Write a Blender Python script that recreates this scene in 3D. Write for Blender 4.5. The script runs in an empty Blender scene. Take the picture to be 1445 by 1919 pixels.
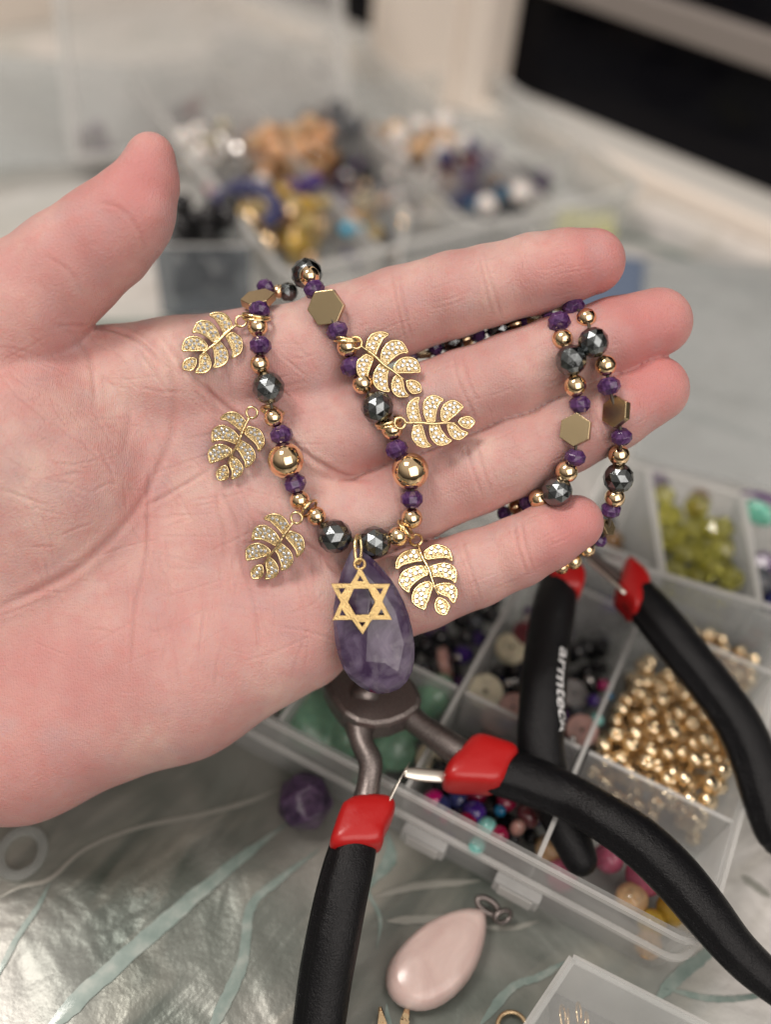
import bpy, math, random
import numpy as np
from mathutils import Vector, Matrix
from mathutils.bvhtree import BVHTree
random.seed(7)
PI = math.pi
S = bpy.context.scene
S.unit_settings.system = 'METRIC'
S.unit_settings.scale_length = 0.01          # 1 unit = 1 cm

# ------------------------------------------------------------------ camera
FPX = 722.5 / math.tan(math.radians(22.5))   # focal length in photo pixels
CAMH = 22.0
D0 = 19.0                                    # distance of the palm's front plane
MC = Matrix.Translation((0, 0, CAMH)) @ Matrix.Rotation(math.radians(42), 4, 'X') @ Matrix.Rotation(math.radians(6), 4, 'Z')
cd = bpy.data.cameras.new('camera'); cam = bpy.data.objects.new('camera', cd)
S.collection.objects.link(cam); S.camera = cam
cam.matrix_world = MC
cd.sensor_fit = 'HORIZONTAL'; cd.sensor_width = 36.0
cd.lens = 18.0 / math.tan(math.radians(22.5))
cd.clip_start = 0.5; cd.clip_end = 2000
cd.dof.use_dof = True; cd.dof.focus_distance = 18.9
cd.dof.aperture_fstop = cd.lens * 1e-3 / (2 * 0.36)

# ------------------------------------------------------------------ world and lamps
W = bpy.data.worlds.new('World'); S.world = W; W.use_nodes = True
nt = W.node_tree; bg = nt.nodes['Background']
tc = nt.nodes.new('ShaderNodeTexCoord'); sx = nt.nodes.new('ShaderNodeSeparateXYZ')
mr = nt.nodes.new('ShaderNodeMapRange'); mr.inputs[1].default_value = -1; mr.inputs[2].default_value = 1
rp = nt.nodes.new('ShaderNodeValToRGB')
nt.links.new(tc.outputs['Generated'], sx.inputs[0]); nt.links.new(sx.outputs[2], mr.inputs[0])
nt.links.new(mr.outputs[0], rp.inputs[0]); nt.links.new(rp.outputs[0], bg.inputs[0])
rp.color_ramp.elements[0].position = 0.40; rp.color_ramp.elements[0].color = (0.02, 0.018, 0.017, 1)
rp.color_ramp.elements[1].position = 0.85; rp.color_ramp.elements[1].color = (1.0, 0.92, 0.84, 1)
e = rp.color_ramp.elements.new(0.58); e.color = (0.22, 0.20, 0.18, 1)
bg.inputs[1].default_value = 0.46

def area_lamp(name, loc, target, size, power, col):
    l = bpy.data.lights.new(name, 'AREA'); l.shape = 'SQUARE'; l.size = size; l.energy = power; l.color = col
    o = bpy.data.objects.new(name, l); S.collection.objects.link(o)
    o.location = loc
    o.rotation_euler = (Vector(target) - Vector(loc)).to_track_quat('-Z', 'Y').to_euler()
    return o
area_lamp('ceiling_or_fill_lamp', (-70, 22, 150), (0, 14, 4), 45, 122000, (1.0, 0.925, 0.86))
area_lamp('ceiling_or_fill_lamp', (60, -90, 115), (0, 20, 4), 150, 152000, (1.0, 0.915, 0.86))  # broad fill added behind the camera, standing in for ceiling bounce
S.view_settings.view_transform = 'Standard'; S.view_settings.look = 'None'
S.view_settings.exposure = 0.22; S.view_settings.gamma = 1.0
S.render.engine = 'CYCLES'
S.cycles.use_denoising = True
S.cycles.max_bounces = 8; S.cycles.transparent_max_bounces = 24
S.cycles.glossy_bounces = 4; S.cycles.transmission_bounces = 6; S.cycles.diffuse_bounces = 3
S.cycles.caustics_reflective = False; S.cycles.caustics_refractive = False
S.cycles.sample_clamp_indirect = 4.0

# ------------------------------------------------------------------ helpers
R3 = MC.to_3x3(); CO = Vector((0, 0, CAMH))
def ray(px, py):
    return R3 @ Vector(((px - 722.5) / FPX, (959.5 - py) / FPX, -1.0))
def T(px, py, h=0.0):                        # point of the level plane z = h seen at a photo pixel
    d = ray(px, py); return CO + d * ((h - CAMH) / d.z)
def K(px, py, h=0.0):                        # centimetres per photo pixel there
    d = ray(px, py); return ((h - CAMH) / d.z) / FPX
def HP(px, py, z=0.0):                       # hand frame (camera axes), z towards the camera, cm
    t = D0 - z
    return Vector(((px - 722.5) / FPX * t, (959.5 - py) / FPX * t, z))
MH = MC @ Matrix.Translation((0, 0, -D0))    # hand frame -> world
k0 = D0 / FPX

def link(o, parent=None):
    S.collection.objects.link(o)
    if parent is not None: o.parent = parent
    return o
def mesh(name, v, f, smooth=False):
    m = bpy.data.meshes.new(name); m.from_pydata([tuple(p) for p in v], [], f); m.update()
    if smooth: m.polygons.foreach_set('use_smooth', [True] * len(m.polygons))
    return m
def obj(name, m, mat=None, parent=None, mw=None):
    if mat is not None and not m.materials: m.materials.append(mat)
    o = link(bpy.data.objects.new(name, m), parent)
    if mw is not None: o.matrix_world = mw
    return o
def empty(name, loc=(0, 0, 0)):
    o = link(bpy.data.objects.new(name, None)); o.location = loc; o.empty_display_size = 0.5
    return o
def tag(o, label=None, cat=None, group=None, kind=None):
    if label: o['label'] = label
    if cat: o['category'] = cat
    if group: o['group'] = group
    if kind: o['kind'] = kind
    return o
bpy.context.view_layer.update()

def box_vf(x0, x1, y0, y1, z0, z1):
    v = [(x, y, z) for z in (z0, z1) for y in (y0, y1) for x in (x0, x1)]
    return v, [(0, 2, 3, 1), (4, 5, 7, 6), (0, 1, 5, 4), (2, 6, 7, 3), (0, 4, 6, 2), (1, 3, 7, 5)]
class MB:
    def __init__(s): s.v = []; s.f = []
    def add(s, v, f):
        n = len(s.v); s.v += [tuple(p) for p in v]; s.f += [tuple(i + n for i in q) for q in f]; return s
    def wall(s, a, b, z0, z1, th, flare=0.0):
        a = Vector(a[:2]); b = Vector(b[:2]); d = (b - a).normalized(); n = Vector((-d.y, d.x)) * th / 2
        v = [(*(a - n), z0), (*(b - n), z0), (*(b + n), z0), (*(a + n), z0),
             (*(a - n), z1), (*(b - n), z1), (*(b + n), z1), (*(a + n), z1)]
        return s.add(v, [(3, 2, 1, 0), (4, 5, 6, 7), (0, 1, 5, 4), (1, 2, 6, 5), (2, 3, 7, 6), (3, 0, 4, 7)])
    def slab(s, pts, z0, z1):
        n = len(pts)
        v = [(*Vector(p[:2]), z0) for p in pts] + [(*Vector(p[:2]), z1) for p in pts]
        return s.add(v, [tuple(range(n))[::-1], tuple(range(n, 2 * n))] + [(i, (i + 1) % n, n + (i + 1) % n, n + i) for i in range(n)])
    def build(s, name, mat=None, parent=None, smooth=False, bevel=0, mw=None):
        o = obj(name, mesh(name, s.v, s.f, smooth), mat, parent, mw)
        if bevel:
            b = o.modifiers.new('bevel', 'BEVEL'); b.width = bevel; b.segments = 2; b.limit_method = 'ANGLE'
        return o
def catmull(pts, n):
    P = [np.array(p, float) for p in pts]; P = [2 * P[0] - P[1]] + P + [2 * P[-1] - P[-2]]
    out = []
    for i in range(1, len(P) - 2):
        for j in range(n):
            t = j / n; a, b, c, d = P[i - 1:i + 3]
            out.append(0.5 * (2 * b + (c - a) * t + (2 * a - 5 * b + 4 * c - d) * t * t + (3 * b - a - 3 * c + d) * t ** 3))
    out.append(P[-2]); return out
def sweep(pts, radii, ns=12, flat=1.0, up=None, cap=True, closed=False, prof=None):
    """tube along pts; flat scales the radius along 'up'"""
    P = [Vector(p[:3]) for p in pts]; n = len(P); v = []; f = []
    u = None
    for i in range(n):
        if closed: t = (P[(i + 1) % n] - P[i - 1]).normalized()
        else: t = (P[min(i + 1, n - 1)] - P[max(i - 1, 0)]).normalized()
        if up is not None: u = (Vector(up) - t * Vector(up).dot(t)).normalized()
        elif u is None: u = t.orthogonal().normalized()
        else: u = (u - t * u.dot(t)).normalized()
        w = t.cross(u)
        for j in range(ns):
            a = 2 * PI * j / ns; m = prof(a) if prof else 1.0
            v.append(P[i] + (w * math.cos(a) + u * math.sin(a) * flat) * radii[i] * m)
    for i in range(n if closed else n - 1):
        for j in range(ns):
            a = i * ns + j; b = i * ns + (j + 1) % ns; c = ((i + 1) % n) * ns + (j + 1) % ns; d = ((i + 1) % n) * ns + j
            f.append((a, b, c, d))
    if cap and not closed:
        f.append(tuple(range(ns))[::-1]); f.append(tuple((n - 1) * ns + j for j in range(ns)))
    return v, f
def torus(R, r, nR=28, nr=8, sy=1.0):
    pts = [(R * math.cos(2 * PI * i / nR), R * sy * math.sin(2 * PI * i / nR), 0) for i in range(nR)]
    return sweep(pts, [r] * nR, nr, closed=True, up=(0, 0, 1))
def rounded(pts, radii, nr=3):               # add rounded ends
    P = [Vector(p) for p in pts]; r0, r1 = radii[0], radii[-1]
    d0 = (P[0] - P[1]).normalized(); d1 = (P[-1] - P[-2]).normalized()
    a = [P[0] + d0 * r0 * math.sin(t) for t in [PI / 2 * 0.97, PI / 2 * .75, PI / 2 * .5, PI / 2 * .25]]
    ra = [r0 * math.cos(t) for t in [PI / 2 * 0.97, PI / 2 * .75, PI / 2 * .5, PI / 2 * .25]]
    b = [P[-1] + d1 * r1 * math.sin(t) for t in [PI / 2 * .25, PI / 2 * .5, PI / 2 * .75, PI / 2 * 0.97]]
    rb = [r1 * math.cos(t) for t in [PI / 2 * .25, PI / 2 * .5, PI / 2 * .75, PI / 2 * 0.97]]
    return a + P + b, ra + list(radii) + rb

# ------------------------------------------------------------------ materials
def mat(name, col, rough=.4, metal=0, **kw):
    m = bpy.data.materials.new(name); m.use_nodes = True
    b = m.node_tree.nodes['Principled BSDF']
    b.inputs['Base Color'].default_value = (*col, 1); b.inputs['Roughness'].default_value = rough
    b.inputs['Metallic'].default_value = metal
    for k, v in kw.items(): b.inputs[k.replace('_', ' ')].default_value = v
    return m
def nodes(m): return m.node_tree, m.node_tree.nodes['Principled BSDF']
def tex(t, kind, scale, detail=3, coord='Object', **kw):
    n = t.nodes.new('ShaderNodeTex' + kind); n.inputs['Scale'].default_value = scale
    if 'Detail' in n.inputs: n.inputs['Detail'].default_value = detail
    for k, v in kw.items(): n.inputs[k].default_value = v
    c = t.nodes.new('ShaderNodeTexCoord'); t.links.new(c.outputs[coord], n.inputs['Vector'])
    return n
def bump(m, src, dist, strength=1.0, chain=True):
    t, b = nodes(m); n = t.nodes.new('ShaderNodeBump'); n.inputs['Distance'].default_value = dist; n.inputs['Strength'].default_value = strength
    prev = b.inputs['Normal'].links
    if chain and prev: t.links.new(prev[0].from_socket, n.inputs['Normal'])
    t.links.new(src, n.inputs['Height']); t.links.new(n.outputs[0], b.inputs['Normal']); return n
def ramp(m, src, stops, inp='Base Color'):
    t, b = nodes(m); r = t.nodes.new('ShaderNodeValToRGB'); cr = r.color_ramp
    while len(cr.elements) > 1: cr.elements.remove(cr.elements[-1])
    cr.elements[0].position = stops[0][0]; cr.elements[0].color = (*stops[0][1], 1)
    for p, c in stops[1:]:
        e = cr.elements.new(p); e.color = (*c, 1)
    t.links.new(src, r.inputs[0])
    if inp: t.links.new(r.outputs[0], b.inputs[inp])
    return r
M = {}
M['gold'] = mat('polished_gold', (0.90, 0.66, 0.40), .10, 1)
t, b = nodes(M['gold']); n = tex(t, 'Noise', 1.2, 2); bump(M['gold'], n.outputs[0], .05, .25)
M['gold_light'] = mat('pale_gold', (0.84, 0.66, 0.36), .24, 1)
t, b = nodes(M['gold_light']); n = tex(t, 'Noise', 14, 2); bump(M['gold_light'], n.outputs[0], .02, .6)
M['brushed'] = mat('brushed_gold', (0.74, 0.53, 0.24), .30, 1)
t, b = nodes(M['brushed']); n = tex(t, 'Noise', 40, 3); bump(M['brushed'], n.outputs[0], .018, .9); n = tex(t, 'Noise', 5, 3); bump(M['brushed'], n.outputs[0], .03, .5)
M['pave'] = mat('pave_gold', (.60, .47, .26), .33, 1)
t, b = nodes(M['pave']); n = tex(t, 'Noise', 30, 3); bump(M['pave'], n.outputs[0], .02, .8)
M['bronze'] = mat('antique_gold', (0.46, 0.36, 0.20), .24, 1)
t, b = nodes(M['bronze']); n = tex(t, 'Noise', 60, 4); ramp(M['bronze'], n.outputs[0], [(.3, (.48, .37, .21)), (.7, (.62, .49, .30))]); bump(M['bronze'], n.outputs[0], .004, .5)
M['hematite'] = mat('hematite', (0.20, 0.215, 0.22), .07, 1)
t, b = nodes(M['hematite']); n = tex(t, 'Noise', 25, 4); bump(M['hematite'], n.outputs[0], .006, .4)
def stone(name, c1, c2, rough=.2, trans=.25, scale=3, sss=.3, stops=(.35, .7)):
    m = mat(name, c1, rough); t, b = nodes(m)
    n = tex(t, 'Noise', scale, 5, Distortion=1.2)
    ramp(m, n.outputs[0], [(stops[0], c1), (stops[1], c2)])
    b.inputs['Transmission Weight'].default_value = trans
    b.inputs['Subsurface Weight'].default_value = sss; b.inputs['Subsurface Scale'].default_value = .15
    b.inputs['Subsurface Radius'].default_value = (1, .7, 1)
    return m
M['amethyst'] = stone('amethyst', (0.065, 0.016, 0.105), (0.25, 0.115, 0.33), .08, .45, 2.2)
M['drop'] = stone('banded_amethyst', (0.08, 0.045, 0.11), (0.30, 0.24, 0.36), .08, .45, 1.1, .3, (.4, .72))
t, b = nodes(M['drop'])
w = tex(t, 'Noise', 1.9, 9, Distortion=.5); r2 = t.nodes.new('ShaderNodeValToRGB'); r2.color_ramp.elements[0].position = .54; r2.color_ramp.elements[1].position = .72
r2.color_ramp.elements[1].color = (.5, .5, .5, 1)
t.links.new(w.outputs[0], r2.inputs[0]); mx = t.nodes.new('ShaderNodeMix'); mx.data_type = 'RGBA'
t.links.new(r2.outputs[0], mx.inputs[0]); t.links.new(b.inputs['Base Color'].links[0].from_socket, mx.inputs[6]); mx.inputs[7].default_value = (.46, .42, .49, 1)
t.links.new(mx.outputs[2], b.inputs['Base Color'])
M['crystal'] = mat('clear_crystal', (0.74, 0.76, 0.78), .04, .7, Coat_Weight=1.0)
M['cord'] = mat('elastic_cord', (.09, .07, .05), .5)
M['steel'] = mat('dark_steel', (.20, .175, .165), .36, .85)
t, b = nodes(M['steel']); n = tex(t, 'Noise', 30, 4); ramp(M['steel'], n.outputs[0], [(.3, (.13, .11, .105)), (.7, (.27, .235, .22))]); bump(M['steel'], n.outputs[0], .01, .5)
M['spring'] = mat('spring_steel', (.72, .68, .6), .28, .9)
M['grip'] = mat('black_rubber', (.005, .005, .006), .30, Specular_IOR_Level=.24)
t, b = nodes(M['grip']); n = tex(t, 'Noise', 26, 6); bump(M['grip'], n.outputs[0], .022, .8); n_ = tex(t, 'Noise', 2.5, 3); bump(M['grip'], n_.outputs[0], .06, .5); v_ = tex(t, 'Voronoi', 55); bump(M['grip'], v_.outputs[0], .006, .4)
M['red'] = mat('red_plastic', (.42, .010, .010), .33, Subsurface_Weight=.0)
t, b = nodes(M['red']); n = tex(t, 'Noise', 6, 3); bump(M['red'], n.outputs[0], .02, .3)
M['print'] = mat('white_print', (.72, .72, .72), .6)
M['cream'] = mat('cream_paint', (.86, .77, .68), .5)
M['sill'] = mat('pale_sill_paint', (.62, .60, .56), .35)
M['night'] = mat('dark_window_glass', (.004, .004, .006), .08, Specular_IOR_Level=.12)
M['bar'] = mat('grey_frame_paint', (.26, .23, .21), .4)

def plastic(name, col, opac, rough=.22):      # frosted polypropylene: part clear, part milky
    m = bpy.data.materials.new(name); m.use_nodes = True; t = m.node_tree
    b = t.nodes['Principled BSDF']; b.inputs['Base Color'].default_value = (*col, 1); b.inputs['Roughness'].default_value = rough
    tr = t.nodes.new('ShaderNodeBsdfTransparent'); tr.inputs[0].default_value = (.96, .97, .97, 1)
    tl = t.nodes.new('ShaderNodeBsdfTranslucent'); tl.inputs[0].default_value = (*col, 1)
    m1 = t.nodes.new('ShaderNodeMixShader'); m1.inputs[0].default_value = .35
    m2 = t.nodes.new('ShaderNodeMixShader')
    n = tex(t, 'Noise', .9, 4); mr = t.nodes.new('ShaderNodeMapRange'); mr.inputs[1].default_value = .3; mr.inputs[2].default_value = .7
    mr.inputs[3].default_value = opac * .8; mr.inputs[4].default_value = opac * 1.2
    fr = t.nodes.new('ShaderNodeLayerWeight'); fr.inputs[0].default_value = .35
    ad = t.nodes.new('ShaderNodeMath'); ad.operation = 'MULTIPLY_ADD'; ad.inputs[1].default_value = .45
    t.links.new(n.outputs[0], mr.inputs[0]); t.links.new(fr.outputs[1], ad.inputs[0]); t.links.new(mr.outputs[0], ad.inputs[2])
    t.links.new(ad.outputs[0], m2.inputs[0])
    t.links.new(b.outputs[0], m1.inputs[1]); t.links.new(tl.outputs[0], m1.inputs[2])
    t.links.new(tr.outputs[0], m2.inputs[1]); t.links.new(m1.outputs[0], m2.inputs[2])
    out = [x for x in t.nodes if x.type == 'OUTPUT_MATERIAL'][0]; t.links.new(m2.outputs[0], out.inputs[0])
    return m
M['plastic'] = plastic('frosted_plastic', (.80, .80, .79), .15)
M['plastic_edge'] = plastic('frosted_plastic_edge', (.84, .83, .81), .36)
M['plastic_dense'] = plastic('milky_plastic', (.62, .62, .61), .55)
M['plastic_blue'] = plastic('bluish_plastic', (.40, .45, .50), .26)

# tablecloth: clear vinyl over a pearly print; near shade and far brightness painted in
m = M['cloth'] = mat('pearly_vinyl', (.3, .33, .3), .3, .35)
t, b = nodes(m)
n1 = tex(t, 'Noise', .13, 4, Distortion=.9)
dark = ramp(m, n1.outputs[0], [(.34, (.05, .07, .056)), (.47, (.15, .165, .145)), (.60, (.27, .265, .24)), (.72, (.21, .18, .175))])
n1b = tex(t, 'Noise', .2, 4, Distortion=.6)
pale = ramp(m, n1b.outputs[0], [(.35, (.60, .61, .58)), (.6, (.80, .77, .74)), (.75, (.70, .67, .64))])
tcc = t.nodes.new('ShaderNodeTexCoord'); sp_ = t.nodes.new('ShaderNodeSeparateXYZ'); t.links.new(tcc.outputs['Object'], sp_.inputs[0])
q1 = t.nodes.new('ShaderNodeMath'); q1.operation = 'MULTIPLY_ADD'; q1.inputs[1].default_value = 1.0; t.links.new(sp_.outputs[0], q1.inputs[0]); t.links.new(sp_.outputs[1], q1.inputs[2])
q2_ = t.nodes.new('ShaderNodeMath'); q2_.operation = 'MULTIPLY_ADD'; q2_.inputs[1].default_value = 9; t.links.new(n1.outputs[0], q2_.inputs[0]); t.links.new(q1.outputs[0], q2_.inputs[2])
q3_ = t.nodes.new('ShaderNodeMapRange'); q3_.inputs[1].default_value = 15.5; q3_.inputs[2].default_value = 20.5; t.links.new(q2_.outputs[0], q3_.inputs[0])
mxc = t.nodes.new('ShaderNodeMix'); mxc.data_type = 'RGBA'; t.links.new(q3_.outputs[0], mxc.inputs[0]); t.links.new(dark.outputs[0], mxc.inputs[6]); t.links.new(pale.outputs[0], mxc.inputs[7]); t.links.new(mxc.outputs[2], b.inputs['Base Color'])  # blend by position puts near-left shade and far reflected brightness into the colour
b.inputs['Coat Weight'].default_value = .5; b.inputs['Coat Roughness'].default_value = .2
n2 = tex(t, 'Noise', .22, 3, Distortion=1.2); bump(m, n2.outputs[0], .5, .5)
n3 = tex(t, 'Noise', 9, 4); bump(m, n3.outputs[0], .02, .35)
n5 = tex(t, 'Noise', 1.0, 3, Distortion=.8); mp = t.nodes.new('ShaderNodeMapping'); mp.vector_type = 'TEXTURE'; mp.inputs['Rotation'].default_value = (0, 0, math.radians(50)); mp.inputs['Scale'].default_value = (5, 1.5, 1)
c5 = n5.inputs['Vector'].links[0].from_socket; t.links.new(c5, mp.inputs[0]); t.links.new(mp.outputs[0], n5.inputs['Vector'])
mx5 = t.nodes.new('ShaderNodeMix'); mx5.data_type = 'RGBA'; r5 = t.nodes.new('ShaderNodeMapRange'); r5.inputs[1].default_value = .5; r5.inputs[2].default_value = .72; r5.inputs[4].default_value = .55
t.links.new(n5.outputs[0], r5.inputs[0]); t.links.new(r5.outputs[0], mx5.inputs[0]); t.links.new(mxc.outputs[2], mx5.inputs[6]); mx5.inputs[7].default_value = (.42, .40, .34, 1); t.links.new(mx5.outputs[2], b.inputs['Base Color'])  # streaky highlights of the vinyl painted into its base colour
bump(m, n5.outputs[0], .14, .5)
rr = t.nodes.new('ShaderNodeMapRange'); rr.inputs[3].default_value = .18; rr.inputs[4].default_value = .45; t.links.new(n1.outputs[0], rr.inputs[0]); t.links.new(rr.outputs[0], b.inputs['Roughness'])
M['vein'] = mat('teal_vein_print', (.20, .32, .29), .3, .1, Coat_Weight=.8)
t, b = nodes(M['vein']); n = tex(t, 'Noise', 2.5, 4); ramp(M['vein'], n.outputs[0], [(.25, (.13, .19, .17)), (.5, (.20, .26, .235)), (.7, (.30, .34, .31))])
M['vein_pale'] = mat('silver_vein_print', (.36, .36, .32), .3, .4, Coat_Weight=.8)

# ------------------------------------------------------------------ setting
g = MB()
NX, NY = 60, 60
for j in range(NY + 1):
    for i in range(NX + 1):
        x = -70 + 140 * i / NX; y = -25 + 140 * j / NY
        g.v.append((x, y, -.02 + .0 * math.sin(x)))
for j in range(NY):
    for i in range(NX):
        a = j * (NX + 1) + i; g.f.append((a, a + 1, a + NX + 2, a + NX + 1))
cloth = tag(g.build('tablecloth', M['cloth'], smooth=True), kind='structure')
def ribbon(name, pts, wpx, mt, lift=.004, wob=.25):
    P = catmull([(*T(x, y, 0)[:2], w * K(x, y, 0)) for x, y, w in pts], 10); v = []; f = []
    for i, p in enumerate(P):
        q = P[min(i + 1, len(P) - 1)] - P[max(i - 1, 0)]; L = math.hypot(q[0], q[1]); nx, ny = -q[1] / L, q[0] / L
        tp = min(1, .12 + 5 * min(i, len(P) - 1 - i) / len(P)); h = p[2] / 2 * tp; h1 = h * (1 + wob * random.uniform(-1, 1) * .5); h2 = h * (1 + wob * random.uniform(-1, 1) * .5)
        v += [(p[0] + nx * h1, p[1] + ny * h1, lift), (p[0] + nx * h1 * .3, p[1] + ny * h1 * .3, lift + .002), (p[0] - nx * h2 * .3, p[1] - ny * h2 * .3, lift + .002), (p[0] - nx * h2, p[1] - ny * h2, lift)]
        if i: 
            a = 4 * i
            for c in range(3): f.append((a - 4 + c, a - 3 + c, a + c + 1, a + c))
    return obj(name, mesh(name, v, f, True), mt, cloth)
veins = [
 ([(60, 1960, 34), (160, 1860, 34), (300, 1735, 32), (430, 1625, 22), (540, 1540, 12)], 'vein'),
 ([(380, 1960, 26), (420, 1880, 26), (455, 1800, 22), (470, 1700, 18), (520, 1650, 14), (600, 1590, 12)], 'vein'),
 ([(0, 1680, 14), (40, 1660, 9), (95, 1645, 9), (160, 1590, 8), (260, 1550, 8), (380, 1525, 9), (470, 1500, 10), (540, 1470, 9)], 'vein_pale'),
 ([(95, 1650, 4), (70, 1700, 10), (30, 1760, 12), (-10, 1840, 14)], 'vein'),
 ([(640, 1960, 12), (720, 1960, 16), (725, 1880, 14)], 'vein'),
 ([(728, 1560, 22), (730, 1610, 26), (700, 1650, 12), (690, 1670, 8), (712, 1720, 8), (706, 1780, 7)], 'vein'),
 ([(700, 1680, 10), (780, 1660, 14), (900, 1650, 12)], 'vein_pale'),
 ([(725, 1725, 16), (800, 1722, 14), (850, 1718, 10)], 'vein_pale'),
 ([(900, 1919, 26), (960, 1850, 14), (1010, 1830, 13), (1060, 1800, 12)], 'vein'),
 ([(1225, 1880, 20), (1270, 1830, 24), (1320, 1790, 20), (1350, 1760, 14)], 'vein'),
 ([(1240, 1850, 10), (1330, 1870, 12), (1400, 1868, 10), (1470, 1850, 8)], 'vein'),
 ([(900, 1735, 10), (960, 1738, 10), (1010, 1725, 8)], 'vein_pale'),
 ([(560, 760, 22), (700, 700, 26), (780, 680, 20)], 'vein'),
 ([(120, 600, 26), (260, 610, 30), (360, 590, 20)], 'vein'),
 ([(0, 480, 14), (60, 500, 18), (130, 470, 12), (180, 430, 9)], 'vein'),
 ([(1180, 500, 24), (1300, 560, 20), (1445, 610, 22)], 'vein_pale'),
 ([(1230, 760, 16), (1330, 790, 14), (1445, 830, 12)], 'vein'),
 ([(1210, 700, 26), (1330, 740, 18), (1445, 760, 20)], 'vein_pale'),
 ([(900, 330, 20), (1050, 400, 18), (1250, 470, 22), (1445, 560, 24)], 'vein'),
 ([(1390, 1640, 18), (1445, 1680, 14)], 'vein_pale')]
for p, k in veins: ribbon('vein', p, None, M[k])
def soft(x, y, w): return 0
LA = T(370, 0, 0); LB = T(1445, 465, 0); ld = (LB - LA).normalized(); ln = Vector((-ld.y, ld.x, 0))
if ln.y < 0: ln = -ln
def LP(px, py): p = T(px, py, 0); return (p - LA).dot(ld)
P0 = LA - ld * 30; P1 = LA + ld * 70
s = MB(); s.wall(P0 + ln * .3, P1 + ln * .3, -.01, .9, .6)
tag(s.build('window_sill', M['cream'], bevel=.1), kind='structure')
s = MB(); s.wall(P0 + ln * 1.85, P1 + ln * 1.85, -.01, .86, 2.5)
tag(s.build('window_sill', M['sill'], bevel=.1), kind='structure')
a0, a1 = LP(690, 138), LP(890, 228)
s = MB(); s.wall(LA + ld * a0 + ln * 1.3, LA + ld * a1 + ln * 1.3, -.015, 60, 2.9)
tag(s.build('window_post', M['cream'], bevel=.4), kind='structure')
s = MB(); s.wall(LA + ld * (a0 + 1.2) - ln * .3, LA + ld * (a1 - 1.6) - ln * .3, -.01, 60, .5)
tag(s.build('window_casing', M['cream'], bevel=.2), kind='structure')
WB = 1.8
s = MB(); s.wall(P0 + ln * (WB + 1.2), P1 + ln * (WB + 1.2), .9, 60, .3)
win = s.build('window_pane', M['night']); tag(win, kind='structure')
def VW(px, py, off):                         # where a pixel ray meets the window plane
    d = ray(px, py); o = LA + ln * off; t_ = (o - CO).dot(ln) / d.dot(ln); return CO + d * t_
z1 = VW(1160, 0, WB + .6).z; z2 = VW(1445, 100, WB + .6).z; zb = (z1 + z2) / 2
s = MB(); s.wall(LA + ld * a1 + ln * (WB + .6), P1 + ln * (WB + .6), zb - .65, zb + .65, .8)
s.wall(P0 + ln * (WB + .6), LA + ld * a0 + ln * (WB + .6), zb - .65, zb + .65, .8)
tag(s.build('window_frame', M['bar'], bevel=.1), kind='structure')
wa, wb = T(-150, 70, 0), T(400, -12, 0)
s = MB(); s.wall(wa, wb, -.01, 40, 1.0); tag(s.build('wall', M['cream']), kind='structure')
# ------------------------------------------------------------------ the hand: one continuous surface grown from a distance field
STEP = .06
gx = np.arange(-11.6, 7.4, STEP, dtype=np.float32); gy = np.arange(-8.6, 8.6, STEP, dtype=np.float32); gz = np.arange(-3.9, 2.1, STEP, dtype=np.float32)
NXg, NYg, NZg = len(gx), len(gy), len(gz)
def smin(a, b, k):
    h = np.clip(.5 + .5 * (b - a) / k, 0, 1); return b + (a - b) * h - k * h * (1 - h)
def field(): return np.full((NXg, NYg, NZg), 3.0, np.float32)
def cone(Fd, a, b, k, sq=1.0, mode='u'):
    """a, b = (px, py, radius px, z cm): smooth-union a tapered capsule; sq squashes it front to back"""
    A = HP(a[0], a[1], a[3]); B = HP(b[0], b[1], b[3]); ra = a[2] * (D0 - a[3]) / FPX; rb = b[2] * (D0 - b[3]) / FPX
    m = max(ra, rb) + k + .25
    def rng(g, lo, hi): return max(0, np.searchsorted(g, lo)), min(len(g), np.searchsorted(g, hi))
    i0, i1 = rng(gx, min(A.x, B.x) - m, max(A.x, B.x) + m); j0, j1 = rng(gy, min(A.y, B.y) - m, max(A.y, B.y) + m); l0, l1 = rng(gz, min(A.z, B.z) - m, max(A.z, B.z) + m)
    if i1 <= i0 or j1 <= j0 or l1 <= l0: return
    X = gx[i0:i1, None, None]; Y = gy[None, j0:j1, None]; Z = gz[None, None, l0:l1]
    dx, dy, dz = B.x - A.x, B.y - A.y, B.z - A.z; L2 = dx * dx + dy * dy + 1e-6
    t = np.clip(((X - A.x) * dx + (Y - A.y) * dy) / L2, 0, 1)
    d = np.sqrt((X - A.x - t * dx) ** 2 + (Y - A.y - t * dy) ** 2 + ((Z - A.z - t * dz) / sq) ** 2) - (ra + t * (rb - ra))
    sub = Fd[i0:i1, j0:j1, l0:l1]
    if mode == 'u': Fd[i0:i1, j0:j1, l0:l1] = smin(sub, d.astype(np.float32), k)
    else: Fd[i0:i1, j0:j1, l0:l1] = -smin(-sub, d.astype(np.float32), k)
palm = field()
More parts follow.
